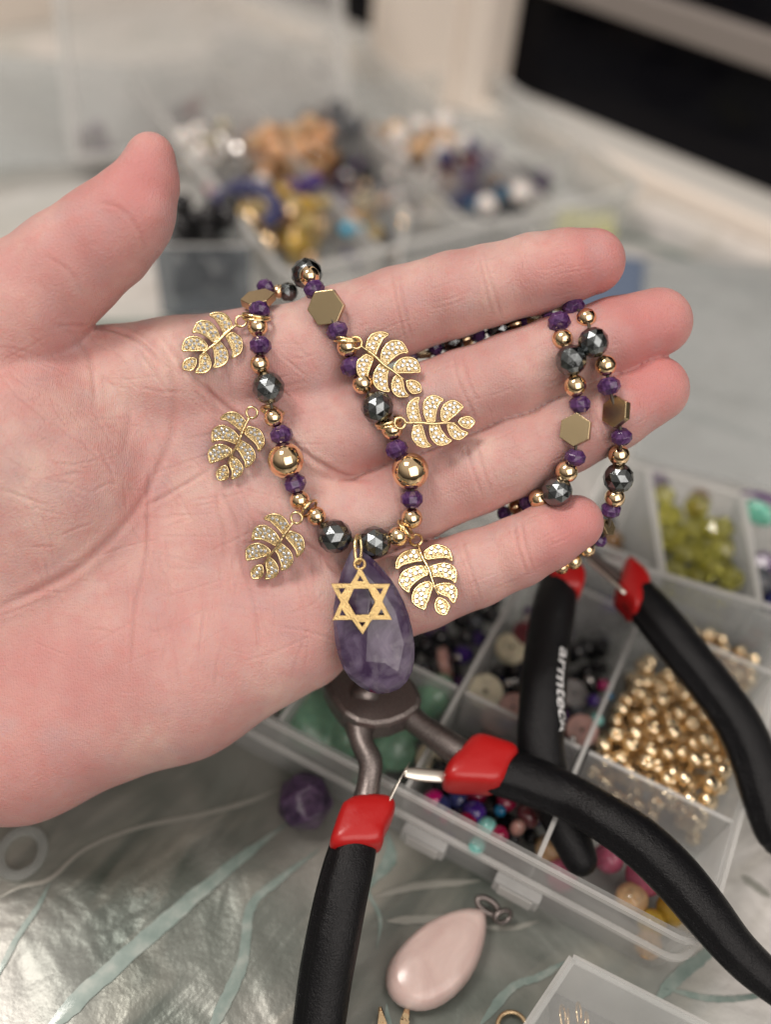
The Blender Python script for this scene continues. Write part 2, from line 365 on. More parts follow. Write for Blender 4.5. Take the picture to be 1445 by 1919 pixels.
for a, b, k, sq in [
    ((-160, 900, 190, -1.7), (440, 800, 128, -1.45), .5, .72), ((-160, 1000, 210, -1.7), (480, 930, 130, -1.5), .6, .70),
    ((-160, 1130, 220, -1.6), (500, 1050, 130, -1.5), .6, .75), ((80, 1230, 190, -1.4), (520, 1130, 120, -1.4), .6, .8),
    ((-160, 1370, 170, -1.35), (35, 1370, 158, -1.15), .6, .85), ((35, 1370, 158, -1.15), (335, 1262, 152, -1.1), .6, .85),
    ((335, 1262, 152, -1.1), (550, 1182, 116, -1.15), .5, .85),
    ((100, 742, 122, -1.25), (330, 704, 103, -1.15), .4, .9), ((330, 704, 103, -1.15), (480, 678, 100, -1.05), .3, .9),
    ((-60, 800, 170, -1.0), (40, 850, 205, -1.05), .6, .95), ((40, 850, 205, -1.05), (120, 905, 175, -1.05), .6, .95),
    ((-160, 1150, 190, -1.3), (30, 1000, 190, -1.2), .7, .9),
    ((400, 1000, 60, -.75), (520, 880, 60, -.75), .6, .6)]:
    cone(palm, a, b, k, sq)
for c, r in [((585, 690), 78), ((585, 825), 74), ((590, 985), 74), ((600, 1130), 80)]:      # pads at the finger roots
    cone(palm, (c[0], c[1], r, -.85), (c[0] - 50, c[1], r, -.95), .5, .85)
cone(palm, (480, 790, 60, .30), (320, 960, 60, .08), .6, .55, 'cut')                        # hollow of the palm
thumb = field()
TH = [(282, 296, 46, .5), (274, 342, 59, .42), (244, 398, 82, .3), (196, 446, 94, .15), (128, 500, 102, 0), (40, 580, 122, -.2), (-50, 690, 150, -.5), (-110, 800, 160, -.8)]
for a, b in zip(TH, TH[1:]): cone(thumb, a, b, .22, .92)
cone(thumb, (284, 400, 36, .62), (262, 430, 50, .42), .3)
FING = {
 'index': [(470, 690, 86, -1.05), (560, 662, 88, -1.0), (640, 626, 89, -.92), (745, 585, 82, -.78), (850, 553, 79, -.6), (912, 537, 75, -.52), (1000, 514, 74, -.38), (1060, 500, 68.5, -.28), (1110, 491, 61.5, -.22)],
 'middle': [(480, 815, 86, -1.2), (640, 812, 87, -1.1), (740, 783, 86, -.95), (868, 735, 79, -.75), (960, 703, 79, -.65), (1045, 667, 74, -.55), (1150, 631, 72, -.45), (1233, 604, 64, -.38)],
 'ring': [(500, 970, 84, -1.25), (660, 977, 79, -1.1), (780, 932, 80, -.95), (890, 889, 75, -.78), (975, 853, 75, -.7), (1060, 816, 72, -.62), (1150, 772, 71, -.55), (1228, 730, 63, -.5)],
 'pinky': [(520, 1140, 86, -1.2), (680, 1138, 86, -1.0), (790, 1100, 80, -.85), (890, 1066, 72, -.68), (970, 1034, 66, -.5), (1025, 1006, 62, -.38), (1078, 980, 53, -.3)]}
D = smin(palm, thumb, .14)
for nm, ch in FING.items():
    F_ = field()
    for a, b in zip(ch, ch[1:]): cone(F_, a, b, .12, .95)
    # soft pads between the joints
    n = len(ch)
    for q, rr_ in ((n - 2, .55), (n - 4, .5)):
        c = ch[q]; cone(F_, (c[0], c[1], c[2] * .72, c[3] + .28), (ch[q - 1][0], ch[q - 1][1], c[2] * .70, ch[q - 1][3] + .26), .3)
    blended = smin(palm, F_, .38)
    D = smin(D, blended, .03) if nm != 'index' else smin(D, blended, .05)
palm = thumb = F_ = blended = None
def surface_nets(D, o, h):
    s = D < 0; nx, ny, nz = D.shape
    c = s[:-1, :-1, :-1].astype(np.int8)
    for dx, dy, dz in [(1,0,0),(0,1,0),(1,1,0),(0,0,1),(1,0,1),(0,1,1),(1,1,1)]:
        c = c + s[dx:nx - 1 + dx, dy:ny - 1 + dy, dz:nz - 1 + dz]
    ii = np.argwhere((c > 0) & (c < 8)); idx = np.full(c.shape, -1, np.int32); idx[tuple(ii.T)] = np.arange(len(ii))
    acc = np.zeros((len(ii), 3)); cnt = np.zeros(len(ii))
    cor = [(x, y, z) for x in (0, 1) for y in (0, 1) for z in (0, 1)]
    val = {q: D[ii[:, 0] + q[0], ii[:, 1] + q[1], ii[:, 2] + q[2]] for q in cor}
    for p in cor:
        for ax in range(3):
            if p[ax]: continue
            q = list(p); q[ax] = 1; q = tuple(q); a, b = val[p], val[q]; m = (a < 0) != (b < 0)
            t = np.where(m, a / np.where(m, a - b, 1), 0); P = np.tile(np.array(p, float), (len(ii), 1)); P[:, ax] = t
            acc += np.where(m[:, None], P, 0); cnt += m
    V = (ii + acc / cnt[:, None]) * h + np.array(o)
    Fs = []
    for ax in range(3):
        b_, c_ = [(1, 2), (2, 0), (0, 1)][ax]
        sl0 = [slice(1, -1)] * 3; sl0[ax] = slice(0, -1); sl1 = list(sl0); sl1[ax] = slice(1, None)
        s0, s1 = s[tuple(sl0)], s[tuple(sl1)]; e = np.argwhere(s0 != s1)
        off = np.array([1, 1, 1]); off[ax] = 0; base = e + off
        def at(db, dc):
            q = base.copy(); q[:, b_] += db; q[:, c_] += dc; return idx[tuple(q.T)]
        quad = np.stack([at(-1, -1), at(0, -1), at(0, 0), at(-1, 0)], 1)
        flip = ~s0[tuple(e.T)]; quad[flip] = quad[flip][:, ::-1]; Fs.append(quad)
    Fa = np.concatenate(Fs); Fa = Fa[(Fa >= 0).all(1)]
    return V, Fa
V, Fq = surface_nets(D, (gx[0], gy[0], gz[0]), STEP); D = None
hm = bpy.data.meshes.new('hand'); hm.vertices.add(len(V)); hm.vertices.foreach_set('co', V.ravel())
hm.loops.add(Fq.size); hm.loops.foreach_set('vertex_index', Fq.ravel().astype(np.int32)); hm.polygons.add(len(Fq))
hm.polygons.foreach_set('loop_start', np.arange(0, Fq.size, 4, dtype=np.int32)); hm.update(); hm.validate()
hand = obj('hand', hm); hand.matrix_world = MH
md = hand.modifiers.new('sub', 'SUBSURF'); md.levels = md.render_levels = 1
sm = hand.modifiers.new('smooth', 'SMOOTH'); sm.factor = .5; sm.iterations = 3
hand.modifiers.move(1, 0)
dg = bpy.context.evaluated_depsgraph_get()
hm2 = bpy.data.meshes.new_from_object(hand.evaluated_get(dg)); hm2.name = 'hand'
hand.modifiers.clear(); hand.data = hm2; bpy.data.meshes.remove(hm)
nv = len(hm2.vertices); co = np.empty(nv * 3, np.float32); hm2.vertices.foreach_get('co', co); co = co.reshape(-1, 3)
no = np.empty(nv * 3, np.float32); hm2.vertex_normals.foreach_get('vector', no); no = no.reshape(-1, 3)
dep = D0 - co[:, 2]; PX = 722.5 + co[:, 0] / dep * FPX; PY = 959.5 - co[:, 1] / dep * FPX
front = np.clip(no[:, 2] * 1.6, 0, 1)
disp = np.zeros(nv, np.float32); line = np.zeros(nv, np.float32)
def crease(pts, w, depth, tone=.5, smoothp=True, ridge=.35):
    global disp, line
    P = catmull(pts, 6) if smoothp else [np.array(p, float) for p in pts]
    P = np.array(P); lo = P.min(0) - w * 5; hi = P.max(0) + w * 5
    sel = np.where((PX > lo[0]) & (PX < hi[0]) & (PY > lo[1]) & (PY < hi[1]) & (no[:, 2] > .05))[0]
    if not len(sel): return
    x, y = PX[sel], PY[sel]; best = np.full(len(sel), 1e9); tt = np.zeros(len(sel))
    for i in range(len(P) - 1):
        a, b_ = P[i], P[i + 1]; d = b_ - a; L = d @ d + 1e-9
        t = np.clip(((x - a[0]) * d[0] + (y - a[1]) * d[1]) / L, 0, 1)
        q = np.hypot(x - a[0] - t * d[0], y - a[1] - t * d[1]); m = q < best
        best = np.where(m, q, best); tt = np.where(m, (i + t) / (len(P) - 1), tt)
    fade = np.clip(np.minimum(tt, 1 - tt) * 5 + .25, 0, 1)
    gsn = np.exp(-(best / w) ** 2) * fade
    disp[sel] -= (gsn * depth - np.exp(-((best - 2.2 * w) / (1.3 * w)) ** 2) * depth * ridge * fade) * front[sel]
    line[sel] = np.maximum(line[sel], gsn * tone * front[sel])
C = crease
# palm lines
C([(104, 608), (150, 640), (172, 690), (180, 760)], 5, .022, .35)
C([(112, 610), (200, 616), (260, 640), (310, 690)], 3.5, .04, .5)
C([(250, 612), (300, 660), (322, 720), (325, 800), (300, 870), (262, 945), (215, 1000), (150, 1060), (80, 1100), (-20, 1150)], 7, .03, .45)
C([(330, 625), (372, 690), (400, 760), (408, 850), (404, 950), (420, 1010), (418, 1090)], 5, .02, .35)
C([(306, 632), (360, 705), (420, 760), (470, 800), (500, 850)], 4.5, .035, .5)
C([(470, 745), (520, 800), (570, 850), (640, 890), (690, 900)], 5, .04, .45)
C([(480, 960), (540, 1000), (600, 1040), (640, 1080)], 5, .03, .4)
C([(405, 905), (440, 980), (455, 1060), (480, 1160), (485, 1230)], 4, .02, .3)
C([(280, 880), (278, 960), (275, 1040), (250, 1150), (240, 1260)], 4, .025, .35)
C([(270, 950), (310, 930), (360, 900), (395, 880)], 4, .02, .3)
C([(230, 990), (170, 1042), (110, 1088), (0, 1135)], 7, .015, .3)
C([(205, 630), (235, 700), (245, 780), (230, 860)], 7, .012, .15)
# finger creases
for pts in [[(735, 512), (744, 570), (760, 640)], [(750, 508), (757, 575), (772, 636)],
            [(905, 470), (918, 520), (930, 560), (940, 598)], [(897, 480), (908, 530), (922, 590)],
            [(640, 560), (655, 620), (672, 690)],
            [(850, 668), (858, 710), (880, 760), (895, 795)], [(866, 664), (876, 705), (895, 755)],
            [(1040, 620), (1052, 668), (1070, 712)], [(700, 715), (712, 770), (735, 850)],
            [(872, 832), (886, 880), (905, 935)], [(893, 828), (905, 875), (922, 925)],
            [(1110, 758), (1124, 800), (1140, 842)], [(728, 880), (742, 930), (765, 1000)],
            [(866, 1010), (880, 1060), (900, 1122)], [(756, 1040), (775, 1090), (800, 1160)],
            [(962, 978), (972, 1030), (990, 1080)], [(976, 975), (985, 1020), (1000, 1068)],
            ]:
    C(pts, 3.0, .015, .36)
C([(185, 382), (215, 386), (240, 405), (262, 440), (278, 485)], 4, .010, .3); C([(85, 480), (130, 510), (160, 560)], 4, .01, .2)
# many fine wrinkles, each following its own finger or patch of palm
rw = random.Random(5)
for nm, ch in FING.items():
    for _ in range(26):
        q = rw.uniform(2, len(ch) - 1.4); i = int(q); t_ = q - i
        cx = ch[i][0] * (1 - t_) + ch[i + 1][0] * t_; cy = ch[i][1] * (1 - t_) + ch[i + 1][1] * t_; r = ch[i][2]
        dx, dy = ch[i + 1][0] - ch[i][0], ch[i + 1][1] - ch[i][1]; L = math.hypot(dx, dy); dx /= L; dy /= L
        o = rw.uniform(-.7, .7) * r; l = rw.uniform(15, 45)
        if rw.random() < .5: C([(cx - dy * o - dx * l, cy + dx * o - dy * l), (cx - dy * o, cy + dx * o + rw.uniform(-4, 4)), (cx - dy * o + dx * l, cy + dx * o + dy * l)], 1.8, .006, .12)
        else: C([(cx - dy * (o - 18), cy + dx * (o - 18)), (cx - dy * o + rw.uniform(-3, 3), cy + dx * o), (cx - dy * (o + 18), cy + dx * (o + 18))], 1.8, .006, .14)
for _ in range(210):
    x = rw.uniform(20, 600); y = rw.uniform(640, 1250)
    a = math.atan2(y - 1150, x + 250) + PI / 2 + rw.uniform(-.35, .35) if rw.random() < .6 else rw.uniform(-.6, .4)
    l = rw.uniform(20, 70); bx, by = rw.uniform(-6, 6), rw.uniform(-6, 6)
    C([(x - l * math.cos(a), y - l * math.sin(a)), (x + bx, y + by), (x + l * math.cos(a), y + l * math.sin(a))], rw.uniform(1.8, 3.2), rw.uniform(.005, .011), rw.uniform(.06, .18))
co = co + no * disp[:, None]
hm2.vertices.foreach_set('co', co.ravel()); hm2.update()
# skin pigment: redness and warmth
red = np.zeros(nv, np.float32)
for x, y, r, a in [(1110, 490, 90, .9), (1235, 605, 90, .9), (1230, 730, 85, .95), (1080, 985, 90, .95), (275, 320, 90, .9), (215, 420, 100, .45), (800, 570, 130, .15),
                   (280, 930, 60, .55), (20, 480, 200, .4), (150, 1330, 220, .4), (0, 1450, 150, .35), (420, 1130, 130, .25), (560, 1200, 80, .3), (1000, 520, 80, .35), (650, 900, 60, .3), (520, 720, 70, .25), (30, 1200, 140, .35), (960, 1050, 90, .4), (60, 650, 120, .3)]:
    red += a * np.exp(-((PX - x) ** 2 + (PY - y) ** 2) / (r * r))
red = np.clip(red, 0, 1)
at = hm2.attributes.new('redness', 'FLOAT', 'POINT'); at.data.foreach_set('value', red)
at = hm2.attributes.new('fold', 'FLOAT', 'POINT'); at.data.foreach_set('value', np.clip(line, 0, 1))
hm2.polygons.foreach_set('use_smooth', np.ones(len(hm2.polygons), bool))
m = M['skin'] = mat('skin', (.6, .33, .26), .5)
t, b = nodes(m)
def attr(nm):
    a = t.nodes.new('ShaderNodeAttribute'); a.attribute_name = nm; return a.outputs['Fac']
def mixc(f, a, c2, amt=None):
    x = t.nodes.new('ShaderNodeMix'); x.data_type = 'RGBA'
    if amt is None: t.links.new(f, x.inputs[0])
    else:
        q = t.nodes.new('ShaderNodeMath'); q.operation = 'MULTIPLY'; q.inputs[1].default_value = amt; t.links.new(f, q.inputs[0]); t.links.new(q.outputs[0], x.inputs[0])
    t.links.new(a, x.inputs[6]); x.inputs[7].default_value = (*c2, 1); return x.outputs[2]
n1 = tex(t, 'Noise', .55, 5); n2 = tex(t, 'Noise', 3.5, 6); n3 = tex(t, 'Noise', 28, 6)
c = ramp(m, n1.outputs[0], [(.3, (.52, .285, .262)), (.48, (.60, .365, .33)), (.66, (.70, .485, .425))], None).outputs[0]
c = mixc(attr('redness'), c, (.57, .205, .20), .8)
r2 = t.nodes.new('ShaderNodeMapRange'); r2.inputs[1].default_value = .45; r2.inputs[2].default_value = .8; t.links.new(n2.outputs[0], r2.inputs[0])
c = mixc(r2.outputs[0], c, (.60, .22, .20), .42)
n4 = tex(t, 'Noise', 1.3, 4); r4 = t.nodes.new('ShaderNodeMapRange'); r4.inputs[1].default_value = .52; r4.inputs[2].default_value = .75; t.links.new(n4.outputs[0], r4.inputs[0])
c = mixc(r4.outputs[0], c, (.52, .36, .36), .45)
r3 = t.nodes.new('ShaderNodeMapRange'); r3.inputs[1].default_value = .5; r3.inputs[2].default_value = .75; t.links.new(n3.outputs[0], r3.inputs[0])
c = mixc(r3.outputs[0], c, (.5, .2, .17), .12)
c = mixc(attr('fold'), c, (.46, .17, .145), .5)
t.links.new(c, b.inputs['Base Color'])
b.inputs['Subsurface Weight'].default_value = .55; b.inputs['Subsurface Radius'].default_value = (.36, .12, .07); b.inputs['Subsurface Scale'].default_value = .55
b.inputs['Specular IOR Level'].default_value = .5
w1 = tex(t, 'Wave', 9.5, 3, Distortion=5); w1.inputs['Detail Scale'].default_value = .6
bump(m, w1.outputs[0], .008, .4); v1 = tex(t, 'Voronoi', 20); bump(m, v1.outputs[0], .016, .5); bump(m, n3.outputs[0], .012, .5); bump(m, n2.outputs[0], .03, .35)
hm2.materials.clear(); hm2.materials.append(m)
tag(hand, 'open pale palm with pink fingertips holding the bead necklace', 'hand')
tris = BVHTree.FromPolygons([Vector(p) for p in V.tolist()], Fq.tolist())
def surf(px, py, dflt=-1.0):                 # height of the skin, hand frame, seen at a photo pixel
    d = Vector(((px - 722.5) / FPX, (959.5 - py) / FPX, -1.0)); h = tris.ray_cast(Vector((0, 0, D0)), d)
    return h[0].z if h[0] is not None and h[0].z > -2.6 else dflt
# ------------------------------------------------------------------ bead meshes (unit radius, hole axis = z)
def sphere_mesh(name, nu=20, nv_=12, flat=1.0, smooth=True, hole=.0):
    v = []; f = []
    for j in range(1, nv_):
        a = PI * j / nv_
        for i in range(nu): v.append((math.sin(a) * math.cos(2 * PI * i / nu), math.sin(a) * math.sin(2 * PI * i / nu), math.cos(a) * flat))
    for j in range(nv_ - 2):
        for i in range(nu): f.append((j * nu + i, (j + 1) * nu + i, (j + 1) * nu + (i + 1) % nu, j * nu + (i + 1) % nu))
    n = len(v); v += [(0, 0, flat), (0, 0, -flat)]
    for i in range(nu): f.append((n, i, (i + 1) % nu)); f.append((n + 1, (nv_ - 2) * nu + (i + 1) % nu, (nv_ - 2) * nu + i))
    return mesh(name, v, f, smooth)
import bmesh
def facet_mesh(name, n, lats, flat=1.0, jit=0, seed=1, grid=False):
    rn = random.Random(seed); bm = bmesh.new()
    for q, la in enumerate(lats):
        for i in range(n):
            a = 2 * PI * (i + (0 if grid else .5 * (q % 2))) / n; r = 1 + rn.uniform(-jit, jit)
            bm.verts.new((math.cos(la) * math.cos(a) * r, math.cos(la) * math.sin(a) * r, math.sin(la) * flat * r))
    bmesh.ops.convex_hull(bm, input=bm.verts)
    bmesh.ops.dissolve_limit(bm, angle_limit=math.radians(4), verts=bm.verts, edges=bm.edges)
    m = bpy.data.meshes.new(name); bm.to_mesh(m); bm.free(); return m
def with_mat(m, mt): m.materials.append(mt); return m
def bevelled(m, w, seg=2, smooth=True):
    o = bpy.data.objects.new('tmp', m); S.collection.objects.link(o)
    b_ = o.modifiers.new('b', 'BEVEL'); b_.width = w; b_.segments = seg; b_.limit_method = 'ANGLE'; b_.angle_limit = math.radians(8)
    r = bpy.data.meshes.new_from_object(o.evaluated_get(bpy.context.evaluated_depsgraph_get())); r.name = m.name
    bpy.data.objects.remove(o); return r
B = {}
B['g'] = with_mat(sphere_mesh('gold_bead', 28, 18), M['gold'])
B['h'] = with_mat(bevelled(facet_mesh('hematite_bead', 11, [-1.25, -.85, -.45, -.0, .45, .85, 1.25], grid=False), .015), M['hematite'])
B['p'] = with_mat(bevelled(facet_mesh('amethyst_bead', 9, [-1.0, -.33, .33, 1.0], .82, .015, grid=True), .035), M['amethyst'])
for p in B['p'].polygons: p.use_smooth = False
def hexprism(h=.23, rot=0):
    v = []; 
    for z in (-h, h):
        for i in range(6): a = PI / 3 * i + rot; v.append((math.cos(a), math.sin(a), z))
    f = [(5, 4, 3, 2, 1, 0), (6, 7, 8, 9, 10, 11)] + [(i, (i + 1) % 6, 6 + (i + 1) % 6, 6 + i) for i in range(6)]
    return mesh('hexagon_bead', v, f)
B['x'] = with_mat(bevelled(hexprism(), .035), M['bronze'])

necklace = empty('necklace', MH @ HP(650, 900, 0))
tag(necklace, 'beaded necklace of gold, amethyst and hematite beads with leaf charms and a teardrop pendant', 'necklace')
bpy.context.view_layer.update()
NI = necklace.matrix_world.inverted()
HM = {}
def nput(name, m, mh, mt=None, parent=None):  # mh: matrix in the hand frame
    o = bpy.data.objects.new(name, m); S.collection.objects.link(o)
    if mt is not None and not m.materials: m.materials.append(mt)
    o.parent = parent or necklace
    if parent is None: o.matrix_local = NI @ MH @ mh
    else: o.matrix_local = HM[parent.name].inverted() @ mh
    HM[o.name] = mh.copy()
    return o
def axis_frame(zdir, xdir=None):
    z = Vector(zdir).normalized(); x = Vector(xdir) if xdir is not None else Vector((0, 0, 1)) if abs(z.z) < .9 else Vector((1, 0, 0))
    x = (x - z * x.dot(z)).normalized(); y = z.cross(x); return Matrix((x, y, z)).transposed().to_4x4()
def strand(beads, zset={}, free=False):
    """beads: (kind, px, py, r px[, z]) in order; each rests on the skin below it unless z is given"""
    zs = []
    for q in beads:
        kd, x, y, r = q[:4]; rc = r * k0
        if len(q) > 4 and q[4] is not None: zs.append(q[4]); continue
        h = max(surf(x + dx * r, y + dy * r) for dx, dy in [(0, 0), (.6, 0), (-.6, 0), (0, .6), (0, -.6)])
        zs.append(h + rc * (.9 if kd != 'x' else .5))
    fixed = [len(q) > 4 and q[4] is not None for q in beads]
    for _ in range(3):
        z2 = list(zs)
        for i in range(1, len(zs) - 1):
            if not fixed[i]: z2[i] = max(zs[i], (zs[i - 1] + zs[i + 1]) / 2 - .03)
        zs = z2
    P = [HP(q[1], q[2], z) for q, z in zip(beads, zs)]
    for i, (q, p) in enumerate(zip(beads, P)):
        kd, r = q[0], q[3]; rc = r * (D0 - p.z) / FPX
        ax = P[min(i + 1, len(P) - 1)] - P[max(i - 1, 0)]
        nm = {'g': 'gold_bead', 'h': 'hematite_bead', 'p': 'amethyst_bead', 'x': 'hexagon_bead'}[kd]
        if kd == 'x':
            nrm = q[5] if len(q) > 5 else (0, 0, 1); xd = q[6] if len(q) > 6 else ax
            Mx = axis_frame(nrm, xd)
        else: Mx = axis_frame(ax) @ Matrix.Rotation(rw.uniform(0, 3), 4, 'Z')
        nput(nm, B[kd], Matrix.Translation(p) @ Mx @ Matrix.Scale(rc, 4))
    c = [HP(beads[0][1], beads[0][2], zs[0])] + P[1:]
    v, f = sweep(catmull([tuple(p) for p in c], 4), [.035] * (4 * (len(c) - 1) + 1), 6)
    nput('cord', mesh('cord', v, f, True), Matrix.Identity(4), M['cord'])
    return zs
zA = strand([('h', 540, 548, 19, -1.15), ('g', 522, 547, 13, -1.1), ('p', 497, 540, 18, -1.0), ('x', 484, 562, 33, -.42, (-.15, .78, .6), (1, .25, 0)), ('p', 486, 583, 21, -.1), ('g', 483, 613, 19), ('p', 488, 648, 22), ('g', 487, 683, 18.5), ('h', 503, 727, 31),
        ('g', 513, 783, 18), ('p', 527, 815, 23), ('g', 535.5, 863, 34), ('p', 553, 906, 23), ('g', 562, 938, 19), ('g', 593, 967, 18), ('h', 627, 1005, 33),
        ('h', 701, 1017, 32), ('g', 746, 1005, 19), ('g', 772, 971, 20), ('p', 772, 935, 23), ('g', 769, 883, 35), ('p', 743, 842, 23), ('g', 735, 805, 20),
        ('h', 707, 764, 31), ('g', 680, 719, 20), ('p', 660, 687, 24), ('g', 651, 650, 20), ('p', 632, 621, 22), ('x', 612, 577, 36, None, (-.22, -.16, .95), (1, .1, 0)), ('p', 589, 543, 21.5, .02), ('g', 580, 518, 19, -.15), ('h', 575, 514, 30, -.75)])
strand([('p', 770, 668, 17, -1.2), ('x', 792, 664, 20, -1.25, (0, 1, .4)), ('p', 815, 652, 18, -1.3), ('h', 848, 640, 25, -1.3), ('g', 872, 636, 17, -1.3), ('p', 896, 626, 19, -1.25), ('h', 936, 618, 24, -1.2), ('g', 967, 607, 17, -1.05),
        ('p', 985, 601, 17, -1.0), ('x', 1010, 599, 24, -.85, (-.1, 1, .35), (1, .2, 0)), ('p', 1030, 600, 16, -.4), ('p', 1048, 605, 23, .15), ('g', 1054, 636, 20, .27), ('h', 1070, 675, 30), ('g', 1078, 723, 21), ('p', 1087, 758, 22), ('x', 1079, 806, 32, None, (-.42, .05, .9), (.1, 1, 0)),
        ('p', 1078, 857, 21), ('g', 1062, 884, 21), ('h', 1044, 921, 29), ('g', 1010, 935, 19, -.25), ('p', 990, 943, 19, -.7), ('g', 968, 950, 16, -1.1), ('p', 945, 962, 16, -1.3)])
strand([('p', 965, 622, 15, -1.5), ('x', 1000, 590, 20, -1.3, (0, 1, .3)), ('p', 1022, 584, 16, -1.1), ('x', 1047, 577, 21, -.8, (0, 1, .3)), ('p', 1075, 578, 23, -.2), ('g', 1099, 597, 19, .2), ('h', 1112, 642, 29), ('g', 1135, 685, 20), ('p', 1141, 724, 23), ('x', 1155, 772, 31, None, (-.80, .1, .62), (0, 1, 0)),
        ('p', 1165, 819, 21), ('g', 1160, 853, 20, .0), ('h', 1159, 896, 29, -.15), ('g', 1152, 933, 19, -.3), ('p', 1145, 955, 20, -.45), ('x', 1140, 988, 17, -.7, (.6, .2, .8)), ('p', 1124, 1012, 15, -1.0), ('g', 1101, 1030, 14, -1.2), ('g', 1075, 1052, 15, -1.3), ('g', 1052, 1062, 14, -1.4)])

# jump rings round the strand
def ring_at(px, py, R_, r_, nrm, z, name='jump_ring', sy=1.0, parent=None, xd=None):
    v, f = torus(R_ * k0, r_ * k0, 30, 8, sy)
    return nput(name, mesh(name, v, f, True), Matrix.Translation(HP(px, py, z)) @ axis_frame(nrm, xd), M['gold_light'], parent)
def zb(px, py, a=.22): return surf(px, py) + a
for px, py, R_, nrm, z in [(480, 592, 24, (.15, 1, .25), zb(480, 606, .18)), (481, 598, 24, (.05, 1, .3), zb(480, 606, .2)), (512, 770, 20, (.3, 1, .3), zb(512, 772, .2)), (505, 768, 15, (.2, .9, .6), zb(500, 768, .2)),
                       (579, 953, 19, (.75, -.65, .3), zb(579, 953, .22)), (650, 632, 25, (.15, 1, .3), zb(650, 640, .2)), (651, 638, 24, (.0, 1, .25), zb(650, 640, .22)), (728, 789, 24, (-.35, 1, .3), zb(728, 789, .2)), (730, 796, 22, (-.25, 1, .3), zb(728, 789, .2)),
                       (760, 990, 19, (.75, .7, .25), zb(760, 990, .22)), (764, 993, 18, (.85, .6, .25), zb(760, 990, .24))]:
    ring_at(px, py, R_, 3.0, nrm, z)

# leaf charms
LF = [[(-15,22),(-50,8),(-90,5),(-122,21),(-145,48),(-152,76),(-120,66),(-84,70),(-45,76),(-11,82)],
      [(-11,119),(-50,101),(-93,97),(-125,102),(-147,119),(-162,142),(-163,168),(-141,214),(-128,198),(-108,184),(-78,172),(-45,165),(-12,160)],
      [(-22,199),(-50,195),(-80,199),(-108,214),(-127,238),(-136,262),(-131,288),(-100,326),(-78,305),(-56,283),(-35,255),(-14,228)],
      [(22,43),(50,34),(88,30),(128,57),(145,95),(136,143),(122,122),(96,108),(50,95),(18,84)],
      [(14,130),(50,130),(88,137),(118,157),(134,188),(127,228),(106,257),(96,235),(74,217),(40,193),(10,178)],
      [(8,233),(30,232),(58,238),(82,252),(97,272),(101,298),(91,322),(62,352),(56,330),(45,308),(13,274)],
      [(-4,296),(14,311),(26,332),(30,357),(14,376),(-6,389),(-25,376),(-36,357),(-33,330),(-22,310)]]
LK = k0 / 2.89
def tri_poly(poly):
    return [(0, 1, 2)]
leaf_meshes = []; stones_xy = []
rs = random.Random(3)
def inside(p, poly):
    c = False; n = len(poly)
    for i in range(n):
        a, b_ = poly[i], poly[i - 1]
        if (a[1] > p[1]) != (b_[1] > p[1]) and p[0] < (b_[0] - a[0]) * (p[1] - a[1]) / (b_[1] - a[1] + 1e-9) + a[0]: c = not c
    return c
def edist(p, poly):
    m_ = 1e9
    for i in range(len(poly)):
        a = np.array(poly[i]); b_ = np.array(poly[i - 1]); d = b_ - a; t_ = np.clip(((np.array(p) - a) @ d) / (d @ d), 0, 1); m_ = min(m_, np.hypot(*(np.array(p) - a - t_ * d)))
    return m_
SW = .98
